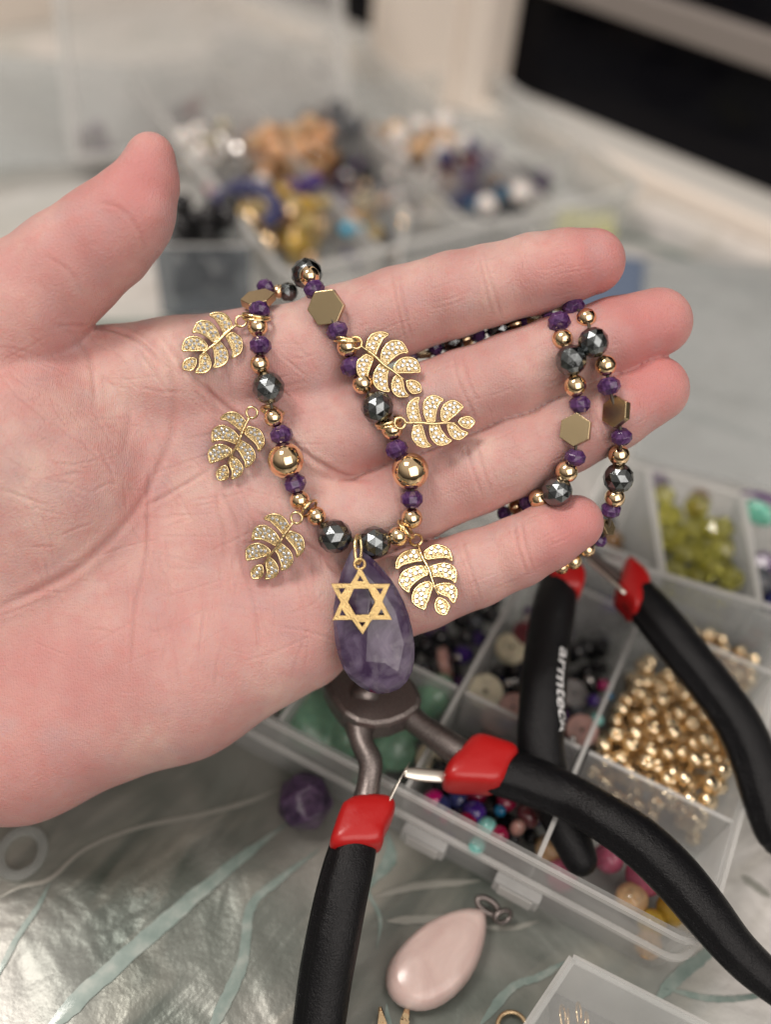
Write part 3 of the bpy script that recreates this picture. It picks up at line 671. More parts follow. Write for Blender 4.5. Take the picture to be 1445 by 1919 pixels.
for poly in LF:
    cl = [tuple(p[:2]) for p in catmull(poly + [poly[0]], 3)][:-1]
    cl = [(x * SW, y) for x, y in cl]; n = len(cl)
    my_ = sum(p[1] for p in cl) / n; mx_ = sum(p[0] for p in cl) / n
    if abs(mx_) > 30: cl = [(x - (.03 * (x - mx_)) - math.copysign(7, mx_), my_ + (y - my_) * .97) for x, y in cl]
    cx_ = sum(p[0] for p in cl) / n; cy_ = sum(p[1] for p in cl) / n
    v = [(x * LK, -y * LK, -.045) for x, y in cl] + [(x * LK, -y * LK, .015) for x, y in cl]
    bm = bmesh.new(); vs = [bm.verts.new(p) for p in v]
    bm.faces.new(vs[:n]); bm.faces.new(vs[n:])
    for i in range(n): bm.faces.new((vs[i], vs[(i + 1) % n], vs[n + (i + 1) % n], vs[n + i]))
    rv, rf = sweep([(x * LK, -y * LK, .018) for x, y in cl], [.021] * n, 6, closed=True, up=(0, 0, 1))
    rvs = [bm.verts.new(p) for p in rv]
    for q in rf: bm.faces.new([rvs[i] for i in q])
    nf_ = len(bm.faces)
    cand = []
    for _ in range(900):
        p = (rs.uniform(min(x for x, y in cl), max(x for x, y in cl)), rs.uniform(min(y for x, y in cl), max(y for x, y in cl)))
        if inside(p, cl): cand.append((edist(p, cl), p))
    cand = [p for d, p in cand if d > 11]; got = []
    # march along the blade: farthest-from-edge first, then poisson
    cand.sort(key=lambda p: -edist(p, cl))
    for p in cand:
        if all(math.hypot(p[0] - q[0], p[1] - q[1]) > 23.5 for q in got): got.append(p)
    stones_xy.append(got)
    pr = []
    for _ in range(400):
        p = (rs.uniform(min(x for x, y in cl), max(x for x, y in cl)), rs.uniform(min(y for x, y in cl), max(y for x, y in cl)))
        if inside(p, cl) and edist(p, cl) > 5 and all(math.hypot(p[0] - q[0], p[1] - q[1]) > 13 for q in got) and all(math.hypot(p[0] - q[0], p[1] - q[1]) > 12 for q in pr): pr.append(p)
    for p in pr[:14]:
        r = bmesh.ops.create_icosphere(bm, subdivisions=1, radius=.018, matrix=Matrix.Translation((p[0] * LK, -p[1] * LK, .022)))
    bmesh.ops.recalc_face_normals(bm, faces=bm.faces)
    m_ = bpy.data.meshes.new('leaflet'); bm.to_mesh(m_); bm.free()
    for p in m_.polygons: p.use_smooth = len(p.vertices) == 4
    m_.materials.append(M['pave']); m_.materials.append(M['gold_light'])
    for p in m_.polygons: p.material_index = 1 if p.index >= n + 2 else 0
    leaf_meshes.append(m_)
gem = with_mat(facet_mesh('crystal', 8, [-.9, .1, .62, .95], .7), M['crystal'])
sv, sf = sweep(catmull([(0, .03, .02), (-.01, -.9 * .3, .045), (.02, -.55, .05), (.0, -.80, .045), (-.0, -1.07, .03)], 5), [.022, .027, .03, .032, .033, .034, .034, .034, .033, .032, .031, .030, .029, .028, .027, .026, .025, .024, .02, .016, .012], 8)
stem_m = with_mat(mesh('stem', sv, sf, True), M['gold_light'])
tv, tf = torus(.115, .028, 22, 8); loop_m = with_mat(mesh('loop', tv, tf, True), M['gold_light'])
def charm(top, end, flip=1, roll=0.0, lift=.12):
    zt = surf(*top) + lift + .08; ze = surf(*end) + lift
    for it in range(3):
        a = HP(*top, zt); b_ = HP(*end, ze); need = 0
        dx, dy = end[0] - top[0], end[1] - top[1]
        for u in np.linspace(-.62, .62, 7):
            for w_ in np.linspace(0, 1.3, 8):
                sx_, sy_ = top[0] + dx * w_ - dy * u, top[1] + dy * w_ + dx * u
                need = max(need, surf(sx_, sy_) + .07 - (zt + (ze - zt) * w_))
        zt += need; ze += need
    a = HP(*top, zt); b_ = HP(*end, ze); y = (a - b_).normalized()
    z = Vector((0, 0, 1)); z = (z - y * z.dot(y)).normalized(); x = y.cross(z)
    Mx = Matrix((x, y, z)).transposed().to_4x4() @ Matrix.Rotation(roll, 4, 'Y')
    sc = (a - b_).length / 1.05
    Mx = Matrix.Translation(a) @ Mx @ Matrix.Diagonal((flip * sc, sc, sc, 1))
    ch = nput('leaf_charm', stem_m, Mx)
    for m_, got in zip(leaf_meshes, stones_xy):
        nput('leaflet', m_, Mx, parent=ch)
        for p in got:
            nput('crystal', gem, Mx @ Matrix.Translation((p[0] * LK, -p[1] * LK, .028)) @ Matrix.Rotation(rs.uniform(0, 3), 4, 'Z') @ Matrix.Scale(.039, 4), parent=ch)
    nput('loop', loop_m, Mx @ Matrix.Translation((0, .13, 0)), parent=ch)
charm((443, 610), (373, 670), 1); charm((467, 784), (428, 868), 1); charm((549, 980), (496, 1055), 1)
charm((677, 650), (756, 712), -1, .15, .2); charm((761, 793), (853, 793), -1, 0, .12); charm((784, 1023), (821, 1114), 1)

# teardrop pendant, star and bail
out = [(660,1028),(648,1052),(639,1075),(631,1104),(625,1138),(625,1170),(628,1203),(634,1228),(643,1252),(656,1271),(674,1286),(692,1296),(710,1300),(730,1298),(748,1291),(762,1278),(772,1259),(777,1235),(777,1208),(773,1180),(766,1152),(757,1128),(746,1106),(734,1087),(720,1069),(704,1052),(688,1038),(673,1028)]
pc = (699, 1185); zp = max(surf(640, 1100), surf(640, 1200), surf(700, 1060)) + .40
O0 = HP(*pc, zp); V3 = []; n = len(out)
def ringp(sc, dz, step, ph):
    r = []
    for i in range(0, n, step):
        a, b_ = out[(i + ph) % n]; q = HP(pc[0] + (a - pc[0]) * sc, pc[1] + (b_ - pc[1]) * sc, zp) - O0; q.z += dz; r.append(q)
    return r
pts = ringp(1, 0.03, 1, 0) + ringp(1, -.03, 1, 0) + ringp(.91, .15, 2, 1) + ringp(.74, .25, 3, 0) + ringp(.50, .32, 4, 2) + ringp(.22, .35, 7, 0) + ringp(.8, -.22, 3, 1) + ringp(.4, -.3, 4, 0)
bm = bmesh.new()
for p in pts: bm.verts.new(p)
r_ = bmesh.ops.convex_hull(bm, input=bm.verts)
bmesh.ops.delete(bm, geom=[g_ for g_ in bm.verts if not g_.link_faces], context='VERTS')
bmesh.ops.dissolve_limit(bm, angle_limit=math.radians(5), verts=bm.verts, edges=bm.edges)
bmesh.ops.recalc_face_normals(bm, faces=bm.faces)
dm = bpy.data.meshes.new('teardrop_pendant'); bm.to_mesh(dm); bm.free()
bev = bevelled(dm, .012, 1); bev.materials.append(M['drop'])
pend = nput('teardrop_pendant', bev, Matrix.Translation(O0))
# star: flat outline with seven openings, extruded
sc_c = (677, 1128); zst = zp + .50
def star_pts():
    T0 = [(675.4,1064),(730,1094.5),(733.5,1160),(679.6,1187.5),(624,1161),(621.5,1094)]
    N0 = [(692,1094.5),(716,1127),(697,1160),(660,1160.5),(639,1128),(658,1094)]
    o_ = []
    for a, b_ in zip(T0, N0): o_ += [a, b_]
    hexa = [(663,1102),(690.5,1102),(703.5,1127.5),(692,1152),(665.5,1152.5),(651.5,1128)]
    tri = []
    for i in range(6):
        t0 = np.array(T0[i]); nA = np.array(N0[i]); nB = np.array(N0[i - 1]); c_ = (t0 + 1.0 * nA + 1.0 * nB) / 3; c_ = c_ + (np.array(sc_c) - t0) * .03
        tri.append([tuple(c_ + (q - c_) * .43) for q in (t0, nA, nB)])
    return [o_, hexa] + tri
cu = bpy.data.curves.new('star', 'CURVE'); cu.dimensions = '2D'; cu.fill_mode = 'BOTH'; cu.extrude = .028; cu.bevel_depth = .008; cu.bevel_resolution = 1
kst = (D0 - zst) / FPX
for poly in star_pts():
    sp = cu.splines.new('POLY'); sp.points.add(len(poly) - 1); sp.use_cyclic_u = True
    for q, (a, b_) in zip(sp.points, poly): q.co = ((a - sc_c[0]) * kst, -(b_ - sc_c[1]) * kst, 0, 1)
co_ = bpy.data.objects.new('star', cu); S.collection.objects.link(co_)
smx = bpy.data.meshes.new_from_object(co_.evaluated_get(bpy.context.evaluated_depsgraph_get())); bpy.data.objects.remove(co_)
smx.name = 'star_charm'
smx.materials.clear(); smx.materials.append(M['brushed'])
stc = nput('star_charm', smx, Matrix.Translation(HP(*sc_c, zst)) @ Matrix.Rotation(.03, 4, 'X'))
v, f = torus(9.3 * k0, 2.7 * k0, 24, 8); nput('loop', mesh('loop', v, f, True), Matrix.Translation(HP(674, 1057, zst)), M['brushed'], parent=stc)
v, f = torus(27 * k0, 3.3 * k0, 36, 8, .5)
zt_ = zst - .12
nput('bail', mesh('bail', v, f, True), Matrix.Translation(HP(671, 1030, zt_ - .05)) @ axis_frame((.93, .1, .38), (.13, -1, .35)), M['gold_light'])
v, f = sweep(catmull([tuple(HP(640, 1008, zA[15])), tuple(HP(671, 1012, zA[15] - .02)), tuple(HP(690, 1015, zA[16]))], 5), [.03] * 11, 6)
nput('cord', mesh('cord', v, f, True), Matrix.Identity(4), M['cord'])
# ------------------------------------------------------------------ pliers
def WP(pts):                                 # (px, py, r px, height cm) -> world points and radii
    P = [T(a, b, h) for a, b, r, h in pts]; return P, [r * K(a, b, h) for a, b, r, h in pts]
def tube(name, pts, mt, parent, ns=20, flat=.8, rnd=True, prof=None, n=6, up=(0, -.3, 1)):
    C4 = catmull([(*T(a, b, h), r * K(a, b, h)) for a, b, r, h in pts], n)
    P = [Vector(c[:3]) for c in C4]; R_ = [c[3] for c in C4]
    if rnd: P, R_ = rounded(P, R_)
    v, f = sweep(P, R_, ns, flat, up=up, prof=prof)
    m_ = mesh(name, v, f, True)
    o = obj(name, m_, mt, parent); o.matrix_parent_inverse = Matrix.Translation(-parent.location); return o
def seam(a):                                  # moulding groove along the grip
    q = lambda c, w: math.exp(-(((a - c + PI) % (2 * PI) - PI) / w) ** 2)
    return 1 - .13 * q(.62, .13) + .06 * q(.30, .2) - .05 * q(4.2, .2)
p1 = empty('pliers', T(690, 1320, 3.2)); tag(p1, 'open pliers with red collars and black rubber grips lying in front over the tray edge', 'pliers')
def prism_path(name, outer, h0, h1, mt, parent, bev=.06, smooth=False):
    """flat forged piece from an outline in photo pixels laid at height h0..h1"""
    pts = [T(x, y, (h0 + h1) / 2 if isinstance(h0, float) else h0) for x, y in outer]
    s_ = MB(); s_.slab(pts, h0, h1); o = s_.build(name, mt, parent, bevel=bev); o.matrix_parent_inverse = Matrix.Translation(-parent.location); return o
tube('grip', [(664, 1582, 43, 2.6), (652, 1630, 47, 2.5), (638, 1690, 49, 2.3), (624, 1760, 50, 2.0), (611, 1830, 50, 1.6), (600, 1910, 49, 1.2), (590, 1990, 48, .9)], M['grip'], p1, 28, .85, prof=seam)
tube('grip', [(930, 1445, 42, 3.0), (985, 1460, 46, 2.9), (1060, 1490, 44, 2.8), (1130, 1530, 45, 3.05), (1200, 1578, 48, 3.1), (1265, 1640, 49, 3.1), (1322, 1708, 47, 3.1), (1372, 1770, 42, 3.0), (1420, 1818, 39, 2.8), (1500, 1885, 30, 2.6)], M['grip'], p1, 28, .85, prof=seam)
def collar(path, parent, ns=24, flat=.85):
    return tube('collar', path, M['red'], parent, ns, flat, False, n=5)
def collar_p(outer, h0, h1, parent):
    P = [tuple(p[:2]) for p in catmull(outer + [outer[0]], 4)][:-1]; C0 = sum((T(x, y, h0) for x, y in P), Vector()) / len(P); C1 = Vector(C0); n = len(P); v = []; f = []
    lv = [(.55, h0), (.86, h0 + .05), (.97, h0 + (h1 - h0) * .25), (1, h0 + (h1 - h0) * .5), (.985, h0 + (h1 - h0) * .75), (.90, h1 - .05), (.72, h1), (.4, h1 + .03)]
    Q = [T(x, y, (h0 + h1) / 2) for x, y in P]; c = sum(Q, Vector()) / n
    for sc_, z in lv:
        for q in Q: p = c + (q - c) * sc_; v.append((p.x, p.y, z))
    for l in range(len(lv) - 1):
        for i in range(n): f.append((l * n + i, l * n + (i + 1) % n, (l + 1) * n + (i + 1) % n, (l + 1) * n + i))
    f.append(tuple(range(n))[::-1]); f.append(tuple((len(lv) - 1) * n + i for i in range(n)))
    m_ = mesh('collar', v, f, True); bm = bmesh.new(); bm.from_mesh(m_); bmesh.ops.recalc_face_normals(bm, faces=bm.faces); bm.to_mesh(m_); bm.free()
    o = obj('collar', m_, M['red'], parent); o.matrix_parent_inverse = Matrix.Translation(-parent.location)
collar_p([(640, 1515), (662, 1503), (700, 1499), (736, 1505), (738, 1528), (722, 1562), (711, 1590), (665, 1594), (619, 1592), (627, 1550)], 2.2, 3.15, p1)
collar_p([(878, 1393), (896, 1387), (930, 1396), (968, 1413), (955, 1445), (935, 1478), (890, 1479), (840, 1475), (829, 1462), (836, 1440), (857, 1416)], 2.5, 3.5, p1)
prism_path('joint', [(604, 1290), (640, 1262), (700, 1240), (745, 1262), (775, 1290), (790, 1320), (782, 1342), (760, 1358), (730, 1370), (700, 1374), (668, 1368), (642, 1352), (620, 1322)], 3.0, 3.7, M['steel'], p1, .12)
tube('rivet', [(684, 1300, 26, 3.70), (684, 1300, 26, 3.76)], M['steel'], p1, 24, 1, False, n=1, up=(0, 1, 0))
tube('steel_arm', [(672, 1350, 30, 3.3), (678, 1390, 22, 3.25), (694, 1425, 23, 3.15), (692, 1462, 22, 3.0), (685, 1500, 24, 2.85), (680, 1530, 22, 2.8)], M['steel'], p1, 8, .9, False, n=5)
tube('steel_arm', [(745, 1320, 32, 3.3), (780, 1352, 24, 3.3), (815, 1378, 26, 3.25), (850, 1402, 28, 3.2), (885, 1425, 30, 3.1), (905, 1435, 26, 3.1)], M['steel'], p1, 8, .9, False, n=5)
tube('jaw', [(650, 1270, 24, 3.4), (615, 1225, 20, 3.5), (590, 1180, 14, 3.6), (570, 1140, 7, 3.7)], M['steel'], p1, 8, .8, False, n=4)
tube('jaw', [(700, 1262, 24, 3.4), (672, 1215, 20, 3.5), (640, 1170, 14, 3.6), (605, 1130, 7, 3.7)], M['steel'], p1, 8, .8, False, n=4)
tube('spring_leaf', [(724, 1506, 9, 3.0), (738, 1480, 8.5, 3.15), (752, 1456, 7, 3.25), (768, 1428, 2, 3.3)], M['spring'], p1, 8, .25, False, n=5, up=(1, .6, .1))
tube('spring_leaf', [(842, 1455, 11, 3.0), (810, 1453, 12, 3.05), (780, 1450, 12, 3.1), (758, 1447, 9, 3.15)], M['spring'], p1, 8, .25, False, n=5)

p2 = empty('pliers', T(1100, 1040, 3.4)); tag(p2, 'black gripped pliers with white lettering standing behind, handles spread over the dark and gold beads', 'pliers')
gl = tube('grip', [(1048, 1092, 36, 3.9), (1038, 1140, 41, 3.8), (1028, 1200, 42, 3.6), (1020, 1270, 44, 3.4), (1015, 1340, 44, 3.1), (1014, 1400, 44, 2.8), (1026, 1465, 43, 2.4), (1052, 1530, 40, 2.0), (1075, 1580, 36, 1.8), (1087, 1608, 33, 1.7)], M['grip'], p2, 28, .85)
tube('grip', [(1196, 1116, 38, 4.0), (1238, 1166, 42, 3.9), (1285, 1225, 43, 3.7), (1335, 1287, 43, 3.5), (1380, 1350, 44, 3.3), (1412, 1420, 45, 3.0), (1432, 1490, 43, 2.7), (1448, 1550, 38, 2.4), (1458, 1570, 34, 2.3)], M['grip'], p2, 28, .85, prof=seam)
collar_p([(1166, 1062), (1174, 1056), (1192, 1070), (1207, 1086), (1214, 1110), (1200, 1140), (1187, 1156), (1170, 1138), (1153, 1118), (1156, 1095)], 3.5, 4.4, p2)
collar_p([(1030, 1060), (1055, 1050), (1080, 1068), (1093, 1088), (1090, 1108), (1080, 1120), (1040, 1110), (1020, 1090)], 3.4, 4.3, p2)
tube('jaw', [(1180, 1108, 14, 4.1), (1150, 1078, 14, 4.1), (1120, 1052, 12, 4.1), (1080, 1020, 10, 4.1)], M['steel'], p2, 8, .8, False, n=4)
tube('jaw', [(1065, 1080, 14, 4.0), (1072, 1050, 14, 4.1), (1080, 1025, 12, 4.1), (1085, 990, 9, 4.1)], M['steel'], p2, 8, .8, False, n=4)
tube('spring_leaf', [(1172, 1112, 4, 4.35), (1140, 1082, 4, 4.4), (1108, 1054, 3.5, 4.4), (1100, 1046, 2, 4.4)], M['spring'], p2, 8, .5, False, n=4)
# lettering wrapped on the grip, read downwards
tcu = bpy.data.curves.new('lettering', 'FONT'); tcu.body = 'armtech'; tcu.size = 1; tcu.shear = .25; tcu.extrude = 0; tcu.offset = .012
to = bpy.data.objects.new('lettering', tcu); S.collection.objects.link(to)
tm = bpy.data.meshes.new_from_object(to.evaluated_get(bpy.context.evaluated_depsgraph_get())); bpy.data.objects.remove(to)
gv = [v_.co.copy() for v_ in gl.data.vertices]; gbv = BVHTree.FromPolygons(gv, [tuple(p.vertices) for p in gl.data.polygons])
bm = bmesh.new(); bm.from_mesh(tm); bmesh.ops.subdivide_edges(bm, edges=bm.edges, cuts=1)
xs = [v_.co.x for v_ in bm.verts]; x0, x1 = min(xs), max(xs)
for v_ in bm.verts:
    u = (v_.co.x - x0) / (x1 - x0); w_ = v_.co.y
    cx_ = np.interp(u, [0, .35, .7, 1], [1050, 1043, 1044, 1052]); cy_ = 1212 + u * 158
    d = ray(cx_ + w_ * 25, cy_ + w_ * 4); h_ = gbv.ray_cast(CO, d.normalized())
    if h_[0] is None:
        h_ = gbv.find_nearest(T(cx_ + w_ * 25, cy_, 3.4)); 
    v_.co = h_[0] + (h_[1] if h_[1].z > 0 else -h_[1]) * .02
bm.to_mesh(tm); bm.free(); tm.materials.clear()
print('LETTER', len(tm.vertices), [tuple(tm.vertices[i].co) for i in (0, 5)], gl.matrix_world.translation[:])
lo_ = obj('lettering', tm, M['print'], gl)

# ------------------------------------------------------------------ front organiser tray
ang = math.radians(-23.4); e1 = Vector((math.cos(ang), math.sin(ang), 0)); e2 = Vector((-e1.y, e1.x, 0))
HR = 2.5; CN = T(1292, 1764, HR)
def TC(px, py, h=HR): p = T(px, py, h) - CN; return p.dot(e1), p.dot(e2)
def TW(u, v, z=0): p = CN + e1 * u + e2 * v; return Vector((p.x, p.y, z))
U1 = -3.35; U2 = -6.55; U3 = -9.9; UL = -13.3; UE = .3; V1 = 3.05; V2 = 7.5; V3 = VT = 9.2
tray = MB()
def rr_pts(u0, u1, v0, v1, r, n=5):
    o = []
    for cu_, cv_, a0_ in [(u1 - r, v0 + r, -90), (u1 - r, v1 - r, 0), (u0 + r, v1 - r, 90), (u0 + r, v0 + r, 180)]:
        for i in range(n + 1): a = math.radians(a0_ + 90 * i / n); o.append((cu_ + r * math.cos(a), cv_ + r * math.sin(a)))
    return o
def shell(s_, u0, u1, v0, v1, r, z0, z1, th, W_=TW, taper=.12):
    o = rr_pts(u0 + taper, u1 - taper, v0 + taper, v1 - taper, r); O = rr_pts(u0, u1, v0, v1, r); I = rr_pts(u0 + th, u1 - th, v0 + th, v1 - th, r - th * .8); i_ = rr_pts(u0 + taper + th, u1 - taper - th, v0 + taper + th, v1 - taper - th, r - th * .8)
    n = len(o); v = [W_(*p, z0) for p in o] + [W_(*p, z1) for p in O] + [W_(*p, z1) for p in I] + [W_(*p, z0 + th) for p in i_]
    f = [tuple(range(n))[::-1], tuple(range(3 * n, 4 * n))]
    for l in range(3):
        for i in range(n): f.append((l * n + i, l * n + (i + 1) % n, (l + 1) * n + (i + 1) % n, (l + 1) * n + i))
    s_.add(v, f)
shell(tray, UL, UE, 0, VT, .55, .05, HR, .13)
tr = tray.build('bead_tray', M['plastic']); tag(tr, 'frosted clear compartment tray of beads under the pliers', 'bead tray')
rim = MB()
for z0, z1, gr in [(HR - .14, HR + .02, .07), (1.35, 1.5, .10)]:
    o = rr_pts(UL - gr, UE + gr, -gr, VT + gr, .6); I = rr_pts(UL + .02, UE - .02, .02, VT - .02, .5); n = len(o)
    v = [TW(*p, z0) for p in o] + [TW(*p, z1) for p in o] + [TW(*p, z1) for p in I] + [TW(*p, z0) for p in I]
    rim.add(v, [(l * n + i, l * n + (i + 1) % n, ((l + 1) % 4) * n + (i + 1) % n, ((l + 1) % 4) * n + i) for l in range(4) for i in range(n)])
rim.build('rim', M['plastic_edge'], tr)
def divider(a, b_, z1=HR - .12, th=.08):
    s_ = MB(); s_.wall(TW(*a), TW(*b_), .2, z1, th); s_.build('divider', M['plastic'], tr, bevel=.03)
    s_ = MB(); s_.wall(TW(*a), TW(*b_), z1 + .002, z1 + .05, th * 1.3); s_.build('divider_top', M['plastic_edge'], tr)
for u in (U1, U2, U3): divider((u, .15), (u, VT - .15))
for v_ in (V1, V2):
    for a, b_ in [(UL, U3), (U3, U2), (U2, U1), (U1, UE)]: divider((a + .12, v_), (b_ - .1, v_))
# hinge clips on the front wall
for px, py in [(800, 1560), (975, 1655)]:
    u = TC(px, py, 1.3)[0]
    s_ = MB(); s_.slab([TW(u - .55, -.32), TW(u + .55, -.32), TW(u + .55, -.04), TW(u - .55, -.04)], .75, 1.3); s_.build('clip', M['plastic_dense'], tr, bevel=.06)
    s_ = MB(); s_.slab([TW(u - .4, -.36), TW(u + .4, -.36), TW(u + .4, -.325), TW(u - .4, -.325)], .8, 1.2); s_.build('clip', M['plastic_edge'], tr, bevel=.01)

# ------------------------------------------------------------------ loose beads
rb = random.Random(11)
small = with_mat(sphere_mesh('small_sphere', 16, 10), M['gold'])
def donut_mesh(name, R_=.66, r_=.40, nu=18, nv_=9, zs=1.0):
    v = []; f = []
    for i in range(nu):
        for j in range(nv_):
            a = 2 * PI * i / nu; b_ = 2 * PI * j / nv_; q = R_ + r_ * math.cos(b_); v.append((q * math.cos(a), q * math.sin(a), r_ * 1.8 * zs * math.sin(b_)))
    for i in range(nu):
        for j in range(nv_): f.append((i * nv_ + j, ((i + 1) % nu) * nv_ + j, ((i + 1) % nu) * nv_ + (j + 1) % nv_, i * nv_ + (j + 1) % nv_))
    return mesh(name, v, f, True)
M['champagne'] = mat('champagne_gold', (.97, .78, .52), .15, 1)
gb_m = with_mat(donut_mesh('gold_bead', .50, .50, 16, 10, .98), M['champagne'])
def rot(): return Matrix.Rotation(rb.uniform(0, 6.3), 4, 'Z') @ Matrix.Rotation(rb.uniform(0, 3.1), 4, 'X')
placed = {}
def put(name, m_, p, r, label, cat, group=None, mt=None, rm=None, sc=(1, 1, 1)):
    o = bpy.data.objects.new(name, m_); S.collection.objects.link(o)
    o.matrix_world = Matrix.Translation(p) @ (rm if rm is not None else rot()) @ Matrix.Diagonal((r * sc[0], r * sc[1], r * sc[2], 1))
    if mt is not None:
        o.material_slots[0].link = 'OBJECT'; o.material_slots[0].material = mt
    return tag(o, label, cat, group)
def drop(n, r, W_, rect, base=.2, tries=10, key=None, rj=.0, maxz=9, fall=lambda u, v: 0):
    """drop n balls in a rectangle one after another, each settling on those below; returns centres"""
    P = placed.setdefault(key, []) if key else []; out_ = []
    for _ in range(n):
        bst = None
        for _t in range(tries):
            rr_ = r * (1 + rb.uniform(-rj, rj)); u = rb.uniform(rect[0] + rr_, rect[1] - rr_); v = rb.uniform(rect[2] + rr_, rect[3] - rr_); p = W_(u, v, 0); z = base + rr_
            for q, qr in P:
                d = math.hypot(p.x - q.x, p.y - q.y); s_ = qr + rr_
                if d < s_: z = max(z, q.z + math.sqrt(s_ * s_ - d * d) * .96)
            cost = z + fall(u, v)
            if bst is None or cost < bst[0]: bst = (cost, Vector((p.x, p.y, z)), rr_)
        if bst[1].z > maxz: continue
        P.append((bst[1], bst[2])); out_.append((bst[1], bst[2]))
    return out_
for p, r in drop(290, .20, TW, (U1 + .15, UE - .15, V1 + .1, V2 - .1), tries=6, key='g', maxz=1.7, fall=lambda u, v: .16 * abs(v - 4.0)):
    put('gold_bead', gb_m, p, r, 'small round gold bead in the heap beside the black pliers grip', 'bead', 'gold beads heaped in the tray')
for p, r in drop(80, .17, TW, (U1 + 1.15, UE - .15, V2 + .1, V3 - .1), tries=6, key='g2', maxz=1.3):
    put('gold_bead', gb_m, p, r, 'tiny rose gold bead in the compartment behind the gold heap', 'bead', 'rose gold beads behind the gold heap', )
def col(name, c, rough=.15, trans=.0, sss=.2, metal=0, noise=.5):
    m_ = mat(name, c, rough, metal); t, b = nodes(m_); n_ = tex(t, 'Noise', 2.2, 4)
    ramp(m_, n_.outputs[0], [(.3, tuple(x * (1 - noise * .5) for x in c)), (.7, tuple(min(1, x * (1 + noise * .5)) for x in c))])
    b.inputs['Transmission Weight'].default_value = trans; b.inputs['Subsurface Weight'].default_value = sss; b.inputs['Subsurface Scale'].default_value = .15
    b.inputs['Coat Weight'].default_value = .3; return m_
CM = {'black': col('black_glass', (.008, .008, .010), .1, 0, 0), 'pink': col('pink_stone', (.50, .12, .20), .18), 'peach': col('peach_stone', (.68, .44, .24), .15, .1), 'yellow': col('yellow_stone', (.66, .42, .06), .15, .2),
      'mint': col('mint_stone', (.19, .35, .24), .3, .1, .3, 0, .5), 'cream': col('cream_wood', (.50, .45, .32), .5), 'rose': col('dusty_pink_stone', (.35, .19, .16), .35), 'grey': col('grey_stone', (.16, .15, .145), .35),
      'magenta': col('magenta_glass', (.45, .01, .14), .12, .2), 'crimson': col('crimson_glass', (.28, .01, .05), .12, .2), 'turq': col('turquoise_stone', (.17, .42, .38), .3), 'blue': col('blue_glass', (.01, .16, .32), .1, .2), 'violet': col('violet_glass', (.06, .02, .22), .12, .2),
      'maroon': col('maroon_stone', (.12, .03, .035), .2), 'silver': mat('silver_bead_metal', (.6, .58, .56), .15, 1), 'citron': col('citron_crystal', (.80, .76, .16), .06, .85, .0, 0, .25), 'white': col('white_pearl', (.75, .70, .66), .2), 'orange': col('apricot_stone', (.65, .36, .18), .3),
      'amber': col('amber_glass', (.60, .44, .16), .1, .3), 'navy': col('navy_bead_glass', (.03, .035, .12), .12), 'sky': col('sky_blue_glass', (.03, .42, .65), .15), 'slate': col('slate_bead', (.06, .065, .075), .25), 'plum': col('plum_stone', (.08, .035, .12), .25), 'brown': col('amber_brown_glass', (.28, .13, .03), .15, .2), 'aqua': col('aqua_glass', (.2, .6, .45), .12, .3), 'gold': M['gold']}
ball = with_mat(sphere_mesh('ball', 22, 14), CM['pink'])
fac = with_mat(facet_mesh('faceted', 8, [-1.1, -.6, -.2, .2, .6, 1.1], .9), CM['black'])
def disc_mesh(): return sweep([(0, 0, -.28), (0, 0, -.26), (0, 0, .26), (0, 0, .28)], [.92, 1, 1, .92], 28)
dv, df = disc_mesh(); disc = mesh('disc', dv, df, False); disc = bevelled(disc, .06, 2); disc.materials.append(CM['cream'])
hv, hf = sweep([(0, 0, -.33), (0, 0, .295)], [.13, .13], 12)
hole_mesh = with_mat(mesh('hole', hv, hf, True), CM['black'])
# pink and yellow round beads, front right compartment
for lab, c, x, y, r in [('translucent pink round bead half under the pliers grip, at the black handle tip', 'pink', 1141, 1606, 29), ('largest pink round bead, beside the yellow beads', 'pink', 1210, 1640, 38), ('pink round bead behind the tray wall, left of the black handle tip', 'pink', 1052, 1640, 30),
                        ('pale peach round bead between the pink and yellow beads', 'peach', 1184, 1684, 31), ('pale yellow round bead nearest the pliers grip', 'yellow', 1262, 1702, 32), ('deep yellow round bead in the corner of the tray', 'yellow', 1222, 1730, 27), ('pale peach bead shaded beside the divider', 'peach', 1030, 1590, 28), ('peach bead low against the front tray wall', 'peach', 1215, 1770, 26)]:
    kk = K(x, y, .7) * r; z = .2 + kk; put('round_bead', ball, T(x, y, z), K(x, y, z) * r, lab, 'bead', None, CM[c])
